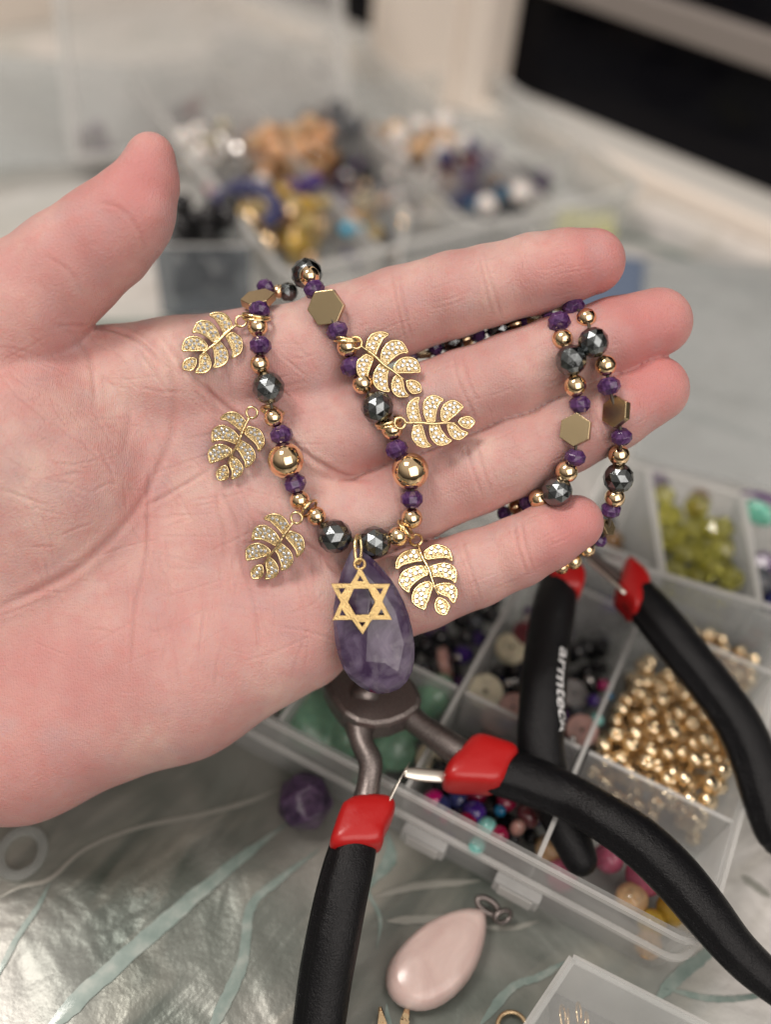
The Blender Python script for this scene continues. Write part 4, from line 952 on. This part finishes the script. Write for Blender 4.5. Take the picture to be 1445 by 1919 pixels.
# colourful compartment
rectB = (U2 + .12, U1 - .1, .15, V1 - .1)
pal = ['black'] * 9 + ['crimson', 'maroon', 'violet', 'plum', 'navy']
for i, (p, r) in enumerate(drop(70, .26, TW, rectB, tries=4, key='B1', rj=.25, maxz=1.45)):
    c = rb.choice(pal); put('glass_bead', fac if rb.random() < .6 else ball, p, r, 'dark glass bead in the mixed compartment under the pliers arm', 'bead', 'dark glass beads in the mixed compartment', CM[c])
for lab, nm, c, x, y, r, mm, sc in [('magenta faceted bead by the tray rim', 'glass_bead', 'magenta', 812, 1502, 24, fac, (1, 1, 1)), ('magenta flat bead just behind the tray rim', 'glass_bead', 'magenta', 838, 1532, 14, fac, (1, 1, .5)), ('crimson bead beside the turquoise pair', 'glass_bead', 'crimson', 935, 1565, 20, fac, (1, 1, 1)), ('crimson faceted bead left of the turquoise pair', 'glass_bead', 'crimson', 876, 1538, 19, fac, (1, 1, 1)),
                     ('upper turquoise bead in the mixed compartment', 'round_bead', 'turq', 912, 1550, 20, ball, (1, 1, .8)), ('lower turquoise bead against the front wall', 'round_bead', 'turq', 894, 1584, 18, ball, (1, 1, .8)), ('bright blue glass bead under the pliers grip', 'glass_bead', 'blue', 937, 1518, 12, fac, (1, 1, 1)), ('small gold bead in the mixed compartment', 'gold_bead', 'gold', 898, 1518, 12, ball, (1, 1, 1)),
                     ('grey lilac pebble beside the divider', 'pebble', 'rose', 970, 1550, 20, ball, (.7, 1.1, .8)), ('maroon stone bead under the pliers grip', 'round_bead', 'maroon', 990, 1528, 24, ball, (1, 1, .8))]:
    put(nm, mm, T(x, y, 1.45), r * K(x, y, 1.45), lab, 'bead', None, CM[c], None, sc)
# dark compartments with flat discs
for key, rect in [('B2', (U2 + .12, U1 - .1, V1 + .1, V2 - .1)), ('C2', (U3 + .12, U2 - .1, V1 + .1, V2 - .1)), ('B3', (U2 + .12, U1 - .1, V2 + .1, V3 - .1))]:
    for i, (p, r) in enumerate(drop({'B2': 95, 'C2': 85, 'B3': 30}[key], .25, TW, rect, tries=4, key=key, rj=.3, maxz=1.35)):
        c = rb.choice(['black'] * 9 + ['slate', 'violet', 'navy', 'silver'] + ['plum']); put('glass_bead', fac if rb.random() < .6 else ball, p, r, 'black glass bead in the dark compartments behind the pliers', 'bead', 'black glass beads in the dark compartments', CM[c])
def dsc(lab, c, x, y, r, nrm, h=1.5):
    p = T(x, y, h); o = put('disc_bead', disc, p, r * K(x, y, h), lab, 'bead', None, CM[c], axis_frame(nrm))
    q = obj('hole', hole_mesh, None, o)
dsc('cream disc bead in front, half behind the divider', 'cream', 910, 1296, 33, (-.15, -.45, .9)); dsc('cream disc bead at the back, tilted away', 'cream', 957, 1216, 30, (.1, .0, .8), 1.5)
dsc('dusty pink disc bead right of the lettered grip', 'rose', 1090, 1369, 30, (-.05, -.3, .95)); dsc('grey disc bead beside the lettered grip', 'grey', 1074, 1300, 27, (.2, -.2, .9), 1.4)
dsc('dusty pink disc bead standing on edge under the little finger', 'rose', 834, 1242, 30, (1, .15, .35), 1.5); dsc('dusty pink disc bead left of the lettered grip', 'rose', 962, 1325, 26, (-.2, -.4, .9), 1.5)
dsc('pale disc bead behind the pliers arm', 'cream', 815, 1425, 36, (-.1, -.3, .95), 1.3); dsc('dark red disc bead behind the lettered grip', 'maroon', 985, 1190, 26, (.1, 0, 1), 1.5); dsc('dusty pink disc bead low against the divider', 'rose', 930, 1350, 30, (.1, -.2, 1), 1.2)
for lab, c, x, y, r in [('magenta bead in the dark compartment', 'magenta', 1130, 1283, 12), ('violet bead in the dark compartment', 'violet', 1112, 1312, 13), ('blue bead beside the magenta bead', 'blue', 1142, 1303, 8), ('silver bead above the grey disc', 'silver', 1104, 1274, 10), ('silver bead right of the front cream disc', 'silver', 953, 1280, 8), ('silver bead beside the pink disc on edge', 'silver', 858, 1232, 7), ('turquoise bead behind the right pink disc', 'turq', 1118, 1348, 14)]:
    put('glass_bead', fac, T(x, y, 1.6), r * K(x, y, 1.6), lab, 'bead', None, CM[c])
for x, y in [(915, 1385), (930, 1390), (1073, 1385)]: put('silver_bead', ball, T(x, y, 1.5), 8 * K(x, y, 1.5), 'tiny silver bead behind the red collar', 'bead', 'tiny silver beads by the red collar', CM['silver'])
# mint stones
peb = facet_mesh('tumbled_stone', 9, [-1.1, -.6, 0, .6, 1.1], .8, .12, 4); peb = with_mat(peb, CM['mint'])
o_ = bpy.data.objects.new('tmp', peb); S.collection.objects.link(o_); md = o_.modifiers.new('s', 'SUBSURF'); md.levels = 2
pebs = bpy.data.meshes.new_from_object(o_.evaluated_get(bpy.context.evaluated_depsgraph_get())); pebs.name = 'tumbled_stone'; bpy.data.objects.remove(o_)
for p in pebs.polygons: p.use_smooth = True
for lab, x, y, r, sc in [('mint green tumbled stone left of the pliers joint', 585, 1345, 60, (1.2, 1, .8)), ('mint green stone between the pliers arms', 735, 1400, 44, (1, 1, .8)), ('mint green stone right of the teardrop pendant', 806, 1310, 50, (1, 1.25, .8)), ('mint green stone under the palm edge', 640, 1385, 40, (1, 1, .8)), ('dark green stone behind the pendant', 690, 1290, 55, (1, 1.2, .7)), ('mint green stone at the corner between pliers and tray wall', 690, 1450, 34, (1, 1, .7)), ('mint green stone deep in the compartment beside the divider', 760, 1350, 44, (1, 1, .8))]:
    put('tumbled_stone', pebs, T(x, y, 1.2), r * K(x, y, 1.2) * 1.15, lab, 'stone', None, CM['mint'], None, sc)

# ------------------------------------------------------------------ second organiser: citron beads (back right)
def quad_box(name, quad, h0, h1, label, mt='plastic', floor=True, cat='box', th=.1, top=True):
    """open box whose rim corners are the four photo pixels at height h1"""
    P = [T(x, y, h1) for x, y in quad]; c = sum(P, Vector()) / 4
    o = MB(); 
    for i in range(4): o.wall(P[i], P[(i + 1) % 4], h0, h1, th)
    e = o.build(name, M[mt]); tag(e, label, cat)
    if floor: s_ = MB(); s_.slab([c + (p - c) * .98 for p in P], h0 - .08, h0 - .01); s_.build('floor', M[mt], e)
    if top:
        s_ = MB(); 
        for i in range(4): s_.wall(P[i], P[(i + 1) % 4], h1 + .003, h1 + .06, th * 1.4)
        s_.build('rim', M['plastic_edge'], e)
    return e, P
qb, QP = quad_box('bead_box', [(1244, 1078), (1424, 1132), (1388, 930), (1215, 880)], .15, 3.0, 'tall frosted compartment holding yellow green faceted beads', cat='bead box')
def quadW(P):
    def f_(u, v, z): a = P[0] + (P[1] - P[0]) * u; b_ = P[3] + (P[2] - P[3]) * u; p = a + (b_ - a) * v; return Vector((p.x, p.y, z))
    return f_
cf = with_mat(facet_mesh('citron', 6, [-.9, -.3, .3, .9], 1, .08, 9), CM['citron'])
def dropq(n, r, P, key, base, maxz, tries=5, rj=.1):
    Wq = quadW(P); su = r / (P[1] - P[0]).length; sv = r / (P[3] - P[0]).length
    P_ = placed.setdefault(key, []); out_ = []
    for _ in range(n):
        bst = None
        for _t in range(tries):
            rr_ = r * (1 + rb.uniform(-rj, rj)); p = Wq(rb.uniform(su * 1.1, 1 - su * 1.1), rb.uniform(sv * 1.1, 1 - sv * 1.1), 0); z = base + rr_
            for q, qr in P_:
                d = math.hypot(p.x - q.x, p.y - q.y); s_ = qr + rr_
                if d < s_: z = max(z, q.z + math.sqrt(s_ * s_ - d * d) * .95)
            if bst is None or z < bst[1].z: bst = (z, Vector((p.x, p.y, z)), rr_)
        if bst[1].z < maxz: P_.append(bst[1:]); out_.append(bst[1:])
    return out_
for p, r in dropq(110, .34, QP, 'q', .2, 2.75): put('faceted_bead', cf, p, r, 'yellow green faceted crystal bead in the tall frosted compartment', 'bead', 'yellow green crystal beads')
put('faceted_bead', fac, T(1275, 1062, 2.3), .42, 'smoky grey faceted bead among the yellow green beads', 'bead', None, CM['slate'], None, (1.4, .9, .7))
q2, QP2 = quad_box('bead_box', [(1424, 1132), (1560, 1172), (1520, 968), (1392, 930)], .15, 3.0, 'frosted compartment at the right edge with violet and aqua pieces', cat='bead box')
for p, r in dropq(16, .45, QP2, 'q2', .2, 1.9): put('faceted_bead', fac, p, r, 'dark faceted bead in the compartment at the right edge', 'bead', 'dark beads at the right edge', CM[rb.choice(['plum', 'slate', 'navy', 'rose'])])
put('violet_bead', pebs, T(1435, 938, 2.9), .5, 'violet bead lying above the aqua one at the right edge', 'bead', None, CM['plum'], None, (1.6, .6, .5)); put('aqua_bead', pebs, T(1422, 962, 2.8), .42, 'shiny aqua glass bead at the right edge', 'bead', None, CM['aqua'], None, (1.2, .9, .6))
q3, QP3 = quad_box('bead_box', [(1060, 1030), (1240, 1078), (1212, 880), (1150, 862)], .15, 3.0, 'frosted compartment behind the little fingertip with dark beads', cat='bead box')
for p, r in dropq(14, .34, QP3, 'q3', .2, 1.3): put('faceted_bead', fac, p, r, 'brown black faceted bead behind the little fingertip', 'bead', 'brown black beads behind the fingertip', CM[rb.choice(['slate', 'maroon', 'black', 'brown'])])
put('violet_bead', pebs, T(1232, 903, 2.2), .48, 'dark purple bead behind the bracelet end, left of the amber one', 'bead', None, CM['plum'], Matrix.Identity(4), (.8, 1.2, .8))
put('amber_bead', cf, T(1310, 937, 2.2), .36, 'small brown amber bead behind the citron compartment', 'bead', None, CM['brown'])

# ------------------------------------------------------------------ things on the cloth in front
def outline_solid(name, pts, pc, h, thick, mt, label, cat, profile=((1, 0), (.97, .4), (.90, .75), (.78, .93), (.4, 1.0), (.1, 1.02))):
    n = len(pts); C0 = T(*pc, h); P = [T(x, y, h) - C0 for x, y in pts]; v = []; f = []
    lv = [(s_, -q * .5) for s_, q in profile[::-1]] + list(profile[1:] if False else profile[1:]) if False else [(s_, -q * .45) for s_, q in reversed(profile)] + [(s_, q) for s_, q in profile[1:]]
    for s_, q in lv:
        for p in P: v.append((p.x * s_, p.y * s_, q * thick))
    for l in range(len(lv) - 1):
        for i in range(n): f.append((l * n + i, l * n + (i + 1) % n, (l + 1) * n + (i + 1) % n, (l + 1) * n + i))
    f.append(tuple(range(n))[::-1]); f.append(tuple((len(lv) - 1) * n + i for i in range(n)))
    o = obj(name, mesh(name, v, f, True), mt); o.location = C0; return tag(o, label, cat)
M['rosequartz'] = stone('rose_quartz', (.50, .36, .33), (.66, .53, .49), .22, .0, .8, .5, (.3, .7)); t, b = nodes(M['rosequartz']); b.inputs['Subsurface Radius'].default_value = (1, .6, .5)
rp_ = [tuple(p) for p in catmull([(905, 1706), (880, 1703), (845, 1710), (800, 1730), (758, 1765), (730, 1802), (722, 1835), (728, 1862), (748, 1884), (780, 1894), (815, 1889), (850, 1868), (880, 1835), (900, 1795), (911, 1750), (911, 1718), (905, 1706)], 2)][:-1]
outline_solid('rose_quartz_drop', rp_, (815, 1805), .30, .42, M['rosequartz'], 'pale pink quartz teardrop lying on the cloth in front', 'gemstone')
M['pale_am'] = stone('dark_amethyst_nugget', (.035, .018, .05), (.13, .075, .155), .3, .1, 2, .3)
ab = put('amethyst_nugget', with_mat(bevelled(facet_mesh('nugget', 6, [-1.0, -.35, .35, 1.0], .92, .06, 3), .06), M['pale_am']), T(570, 1500, .75), 56 * K(570, 1500, .75), 'dark purple faceted nugget on the cloth below the palm', 'gemstone', None, None, Matrix.Rotation(.5, 4, 'X') @ Matrix.Rotation(.3, 4, 'Y'))
M['silicone'] = plastic('clear_silicone', (.6, .62, .6), .2, .3)
v, f = torus(38, 9, 40, 10); kk = K(40, 1596, .1); 
ring = obj('silicone_ring', mesh('silicone_ring', [(a * kk, b_ * kk, c_ * kk * .6) for a, b_, c_ in v], f, True), M['silicone']); ring.location = T(40, 1597, .12)
ring.scale = (1, 1.12, 1); tag(ring, 'clear silicone ring lying on the cloth at the left edge', 'ring')
pin = empty('clasp', T(925, 1705, .3)); tag(pin, 'small dark metal clasp beside the pink teardrop', 'clasp')
v, f = torus(22, 6, 24, 8, .5); kk = K(905, 1700, .4)
o = obj('clasp_loop', mesh('clasp_loop', [(a * kk, b_ * kk, c_ * kk) for a, b_, c_ in v], f, True), M['steel'], pin); o.rotation_euler = (.3, .2, -.4); o.location = (-.15, .05, .1)
v, f = torus(16, 5, 24, 8, .7); o = obj('clasp_loop', mesh('clasp_loop', [(a * kk, b_ * kk, c_ * kk) for a, b_, c_ in v], f, True), M['steel'], pin); o.rotation_euler = (.8, .1, .4); o.location = (.2, -.15, .1)
for x, y, a in [(716, 1906, .2), (758, 1900, -.15)]:
    o = put('gold_finding', with_mat(facet_mesh('gold_finding', 4, [-1.3, 0, 1.3], 2.6), M['gold']), T(x, y + 14, .25), .14, 'pointed gold finding at the bottom edge, %s of the pair' % ('left' if x < 730 else 'right'), 'jewellery finding', None, None, Matrix.Rotation(a, 4, 'Z') @ Matrix.Rotation(PI / 2, 4, 'X'))
v, f = torus(.32, .05, 26, 8)
for x, y, l in [(960, 1926, 'gold ring at the bottom edge in front of the lower box')]:
    o = obj('gold_ring', mesh('gold_ring', v, f, True), M['gold']); o.location = T(x, y, .15); tag(o, l, 'ring')
# lower box
lb, LPQ = quad_box('small_box', [(930, 2010), (1300, 2010), (1385, 1955), (1072, 1796)], .06, 2.1, 'frosted box corner with gold wire pieces at the bottom edge', 'plastic', True, 'box', .12)
s_ = MB(); s_.slab([p * 1 for p in LPQ], 2.17, 2.24); s_.build('lid', M['plastic'], lb)
v, f = torus(.22, .03, 22, 6)
for x, y, a in [(1085, 1900, .4), (1065, 1912, 1.0), (1055, 1905, .2), (1100, 1918, .7)]:
    o = obj('gold_ring', bpy.data.meshes.get('wire_ring') or mesh('wire_ring', v, f, True), M['gold']); o.location = T(x, y, .9); o.rotation_euler = (a, 1.1, a); tag(o, 'thin gold wire ring inside the frosted box at the bottom edge', 'ring', 'gold wire rings in the lower box')

# ------------------------------------------------------------------ far clutter
def heap(n, r, cx_, cy_, wx, wy, cols, label, group, kind='bead', mm=None, base=.6, maxh=2.0, rj=.3, key=None):
    """a low heap of beads spread round a pixel"""
    c = T(cx_, cy_, base); sx_ = wx * K(cx_, cy_, base) / 2; sy_ = wy * K(cx_, cy_, base) / 2 / math.sin(math.radians(38))
    P_ = placed.setdefault(key or group, [])
    for _ in range(n):
        bst = None
        for _t in range(4):
            a = rb.uniform(0, 2 * PI); q = math.sqrt(rb.random()); rr_ = r * (1 + rb.uniform(-rj, rj)); x = c.x + sx_ * q * math.cos(a); y = c.y + sy_ * q * math.sin(a); z = base + rr_
            for p_, pr_ in P_:
                d = math.hypot(x - p_.x, y - p_.y); s_ = pr_ + rr_
                if d < s_: z = max(z, p_.z + math.sqrt(s_ * s_ - d * d) * .9)
            if bst is None or z < bst[0].z: bst = (Vector((x, y, z)), rr_)
        if bst[0].z > base + maxh: continue
        P_.append(bst); m_ = mm or (fac if rb.random() < .5 else ball)
        put('small_bead' if key == 'strewn' else 'pearl_bead' if 'white' in cols[:1] else kind, m_, bst[0], bst[1], label, 'bead', group, CM[rb.choice(cols)])
# small black-bead box in front of the far organiser
bx_, BP = quad_box('bead_box', [(288, 462), (466, 462), (446, 404), (318, 402)], .3, 3.2, 'small bluish box filled with black beads behind the thumb', 'plastic_blue', True, 'bead box')
for p, r in dropq(120, .36, BP, 'bb', .4, 4.2, 4): put('round_bead', ball, p, r, 'matt black round bead heaped in the small box behind the thumb', 'bead', 'black beads behind the thumb', CM['black'])
# far organiser: floor, walls, dividers at real size
fa = math.radians(33); f1 = Vector((math.cos(fa), math.sin(fa), 0)); f2 = Vector((-f1.y, f1.x, 0)); F0 = T(600, 560, 0)
def FW(u, v, z=0): p = F0 + f1 * u + f2 * v; return Vector((p.x, p.y, z))
ft = MB(); shell(ft, -2, 15, -1, 17.5, .6, .05, 2.2, .15, FW); far = ft.build('bead_tray', M['plastic']); tag(far, 'large open bead organiser in the blurred background', 'bead tray')
r2_ = MB(); o = rr_pts(-2.1, 15.1, -1.1, 17.6, .7); I = rr_pts(-1.85, 14.85, -.85, 17.35, .5); n = len(o)
r2_.add([FW(*p, 2.15) for p in o] + [FW(*p, 2.3) for p in o] + [FW(*p, 2.3) for p in I] + [FW(*p, 2.15) for p in I], [(l * n + i, l * n + (i + 1) % n, ((l + 1) % 4) * n + (i + 1) % n, ((l + 1) % 4) * n + i) for l in range(4) for i in range(n)])
r2_.build('rim', M['plastic_edge'], far)
for u in (2.2, 6.4, 10.6): s_ = MB(); s_.wall(FW(u, -.8), FW(u, 17.3), .2, 2.1, .15); s_.build('divider', M['plastic_edge'], far)
for v_ in (3.5, 8, 12.5): s_ = MB(); s_.wall(FW(-1.8, v_), FW(14.8, v_), .2, 2.0, .13); s_.build('divider', M['plastic'], far)
heap(46, .42, 535, 465, 150, 80, ['amber', 'gold', 'yellow', 'gold', 'amber'], 'golden yellow crystal bead in the far organiser', 'golden yellow far beads', base=.4)
heap(40, .40, 545, 335, 150, 90, ['orange', 'orange', 'peach', 'brown'], 'apricot stone bead in the far organiser', 'apricot far beads', base=.4)
heap(34, .42, 625, 295, 120, 70, ['slate', 'black', 'slate', 'grey'], 'charcoal bead in the far organiser', 'charcoal far beads', base=.4)
heap(40, .5, 795, 325, 150, 70, ['white', 'white', 'peach'], 'white pearl bead in the far organiser', 'white far beads', base=.4)
heap(26, .42, 862, 362, 90, 46, ['plum', 'navy', 'maroon', 'plum'], 'deep purple bead beside the white pearls', 'deep purple far beads', base=.4)
heap(24, .36, 400, 330, 110, 50, ['white', 'silver', 'cream'], 'silvery white bead right of the thumb tip', 'silvery far beads', base=.5)
heap(14, .36, 355, 275, 60, 34, ['maroon', 'slate'], 'dark maroon bead behind the thumb tip', 'maroon far beads', base=.4)
heap(34, .36, 700, 480, 110, 70, ['slate', 'grey', 'navy', 'brown', 'amber'], 'mixed grey and brown bead behind the index finger', 'mixed far beads', base=.2, maxh=.6)
heap(16, .34, 560, 420, 60, 24, ['violet', 'plum', 'maroon'], 'violet bead beside the golden heap', 'violet far beads', base=.5)
heap(26, .32, 660, 370, 160, 60, ['rose', 'grey', 'plum', 'peach'], 'dusty bead scattered between the heaps', 'dusty far beads', base=.2, maxh=.5)
heap(10, .34, 170, 300, 60, 30, ['slate', 'plum'], 'slate bead left of the thumb', 'slate far beads', base=.3)
heap(20, .34, 940, 395, 120, 40, ['navy', 'slate', 'plum', 'blue'], 'navy bead behind the index finger', 'navy far beads', base=.3, maxh=.8)
for x, y, r, c, l in [(650, 430, 13, 'sky', 'bright sky blue bead, left of its twin, in the far organiser'), (673, 430, 12, 'sky', 'bright sky blue bead, right of its twin, in the far organiser'), (912, 385, 20, 'white', 'single white pearl right of the purple beads'), (975, 362, 20, 'white', 'white pearl farther right beside a purple bead'), (1003, 362, 16, 'plum', 'single purple bead far right of the organiser'), (397, 354, 12, 'pink', 'pink bead in front of the silvery beads'), (553, 437, 12, 'gold', 'brightest gold bead on the golden heap'), (583, 492, 13, 'peach', 'shiny peach bead at the front of the golden heap'), (603, 127, 12, 'slate', 'small grey bead near the window sill')]:
    put('round_bead', ball, T(x, y, 1.6 if y > 200 else .5), r * K(x, y, 1.6 if y > 200 else .5), l, 'bead', None, CM[c])
heap(30, .4, 470, 290, 130, 50, ['cream', 'peach', 'rose', 'violet'], 'muted stone bead at the back of the far organiser', 'muted far beads', base=.3, maxh=.7)
heap(26, .4, 720, 285, 120, 40, ['brown', 'rose', 'grey'], 'tan bead behind the white pearls', 'tan far beads', base=.3, maxh=.7)
heap(30, .36, 760, 400, 120, 60, ['grey', 'white', 'rose', 'slate'], 'small grey bead before the white pearls', 'small grey far beads', base=.2, maxh=.5)
heap(22, .4, 620, 410, 80, 60, ['plum', 'grey', 'navy', 'rose'], 'grey violet bead beside the sky blue pair', 'grey violet far beads', base=.2, maxh=.5)
heap(14, .4, 480, 370, 60, 30, ['white', 'silver'], 'white bead inside the navy bracelet', 'white beads in the bracelet', base=.8, maxh=.7)
heap(16, .36, 250, 300, 120, 40, ['slate', 'plum', 'grey'], 'grey bead left of the thumb tip', 'grey beads by the thumb', base=.3, maxh=.6)
for lab_, cs_, cx_, cy_, wx_, wy_, n_ in [
    ('small violet bead strewn over the far organiser', ['violet', 'plum', 'amethyst_'], 520, 330, 330, 130, 40), ('small dark bead strewn over the far organiser', ['black', 'slate', 'navy'], 640, 340, 420, 150, 45),
    ('small pale bead strewn over the far organiser', ['white', 'grey', 'silver', 'rose'], 600, 330, 480, 160, 50), ('small gold bead strewn over the far organiser', ['gold', 'amber', 'orange'], 640, 400, 360, 130, 36),
    ('small mixed bead at the right of the far organiser', ['plum', 'navy', 'white', 'slate', 'brown'], 900, 370, 220, 80, 30)]:
    heap(n_, .30, cx_, cy_, wx_, wy_, [('plum' if c_ == 'amethyst_' else c_) for c_ in cs_], lab_, lab_.replace('bead', 'beads'), base=.25, maxh=1.6, rj=.35, key='strewn')
heap(34, .30, 930, 350, 200, 70, ['plum', 'navy', 'grey', 'maroon', 'slate'], 'small purple or grey bead reaching right behind the index finger', 'purple grey far beads', 'small_bead', base=.3, maxh=1.2)
heap(30, .30, 420, 300, 220, 70, ['plum', 'grey', 'slate', 'rose'], 'small dusky bead right behind the thumb tip', 'dusky far beads', 'small_bead', base=.3, maxh=1.2)
# curved navy bracelet on the far organiser
arc = [(400, 385), (425, 365), (455, 352), (485, 355), (508, 372), (520, 398), (505, 415)]
br = empty('bracelet', T(460, 380, 2.0)); tag(br, 'navy blue bead bracelet curving over the far organiser', 'bracelet')
for a, b_ in [tuple(p) for p in catmull(arc, 3)]:
    o = obj('bead', ball, None, br); o.location = T(a, b_, 2.3) - br.location; o.scale = [.34] * 3; o.material_slots[0].link = 'OBJECT'; o.material_slots[0].material = CM['navy']
M['lid'] = plastic('lid_plastic', (.72, .70, .68), .22)
# upright lid of the far organiser, leaning back
def slab3(name, a, b_, c, d, th, mt, parent=None):
    n_ = (b_ - a).cross(d - a).normalized() * th; v = [a, b_, c, d] + [p + n_ for p in (a, b_, c, d)]
    return obj(name, mesh(name, v, [(3, 2, 1, 0), (4, 5, 6, 7), (0, 1, 5, 4), (1, 2, 6, 5), (2, 3, 7, 6), (3, 0, 4, 7)]), mt, parent)
a, b_ = T(140, 300, 1.2), T(655, 262, 1.2); upv = Vector((-.2, .75, .8)).normalized() * 12
ld_ = slab3('organiser_lid', a, b_, b_ + upv, a + upv, .15, M['lid']); tag(ld_, 'grey frosted organiser lid leaning back in the blurred background', 'lid')
for p_, q_ in [(a, b_), (b_, b_ + upv), (a + upv, b_ + upv), (a, a + upv)]:
    v, f = sweep([p_, q_], [.25, .25], 8); obj('lid_edge', mesh('lid_edge', v, f), M['plastic_edge'], ld_)
# things right of the organiser
fb, _ = quad_box('frosted_box', [(745, 500), (1010, 470), (985, 428), (765, 405)], .1, 2.2, 'empty frosted box behind the index finger', 'plastic_dense', True, 'box')
s_ = MB(); s_.slab([T(1060, 610, .1), T(1195, 590, .1), T(1215, 500, .1), T(1120, 490, .1)], .1, .5); tag(s_.build('blue_box', mat('blue_card', (.13, .17, .25), .5), bevel=.1), 'flat blue box behind the middle fingertip', 'box')
s_ = MB(); s_.slab([T(1000, 440, .1), T(1150, 452, .1), T(1150, 408, .1), T(1010, 402, .1)], .1, .4); tag(s_.build('yellow_packet', mat('yellow_card', (.60, .58, .26), .5), bevel=.05), 'pale yellow packet behind the index fingertip', 'packet')
def sheet(name, quad, h, mt, label, cat, amp=.35, n=26, seed=1):
    Q = [T(x, y, h) for x, y in quad]; W_ = quadW(Q); v = []; f = []; rn = random.Random(seed); ph = [(rn.uniform(1, 7), rn.uniform(1, 7), rn.uniform(0, 6)) for _ in range(5)]
    for j in range(n + 1):
        for i in range(n + 1):
            u, w_ = i / n, j / n; z = h + amp * sum(math.sin(a * u + b_ * w_ + c * 1.0) for a, b_, c in ph) / 5 * min(1, 6 * min(u, 1 - u, w_, 1 - w_) + .3); v.append(W_(u, w_, z))
    for j in range(n):
        for i in range(n): a = j * (n + 1) + i; f.append((a, a + 1, a + n + 2, a + n + 1))
    o = obj(name, mesh(name, v, f, True), mt); sd = o.modifiers.new('thick', 'SOLIDIFY'); sd.thickness = .03; return tag(o, label, cat)
M['bag'] = plastic('clear_bag', (.6, .62, .62), .34, .15)
sheet('plastic_bag', [(1180, 860), (1500, 930), (1520, 500), (1210, 480)], .7, M['bag'], 'crinkled clear plastic bag lying right of the fingertips', 'bag', .5)
sheet('plastic_bag', [(-80, 330), (200, 300), (420, 140), (-60, 90)], 1.0, M['bag'], 'crinkled clear plastic bag at the upper left behind the thumb', 'bag', .8, 26, 4)
# hoop showing between index and middle finger
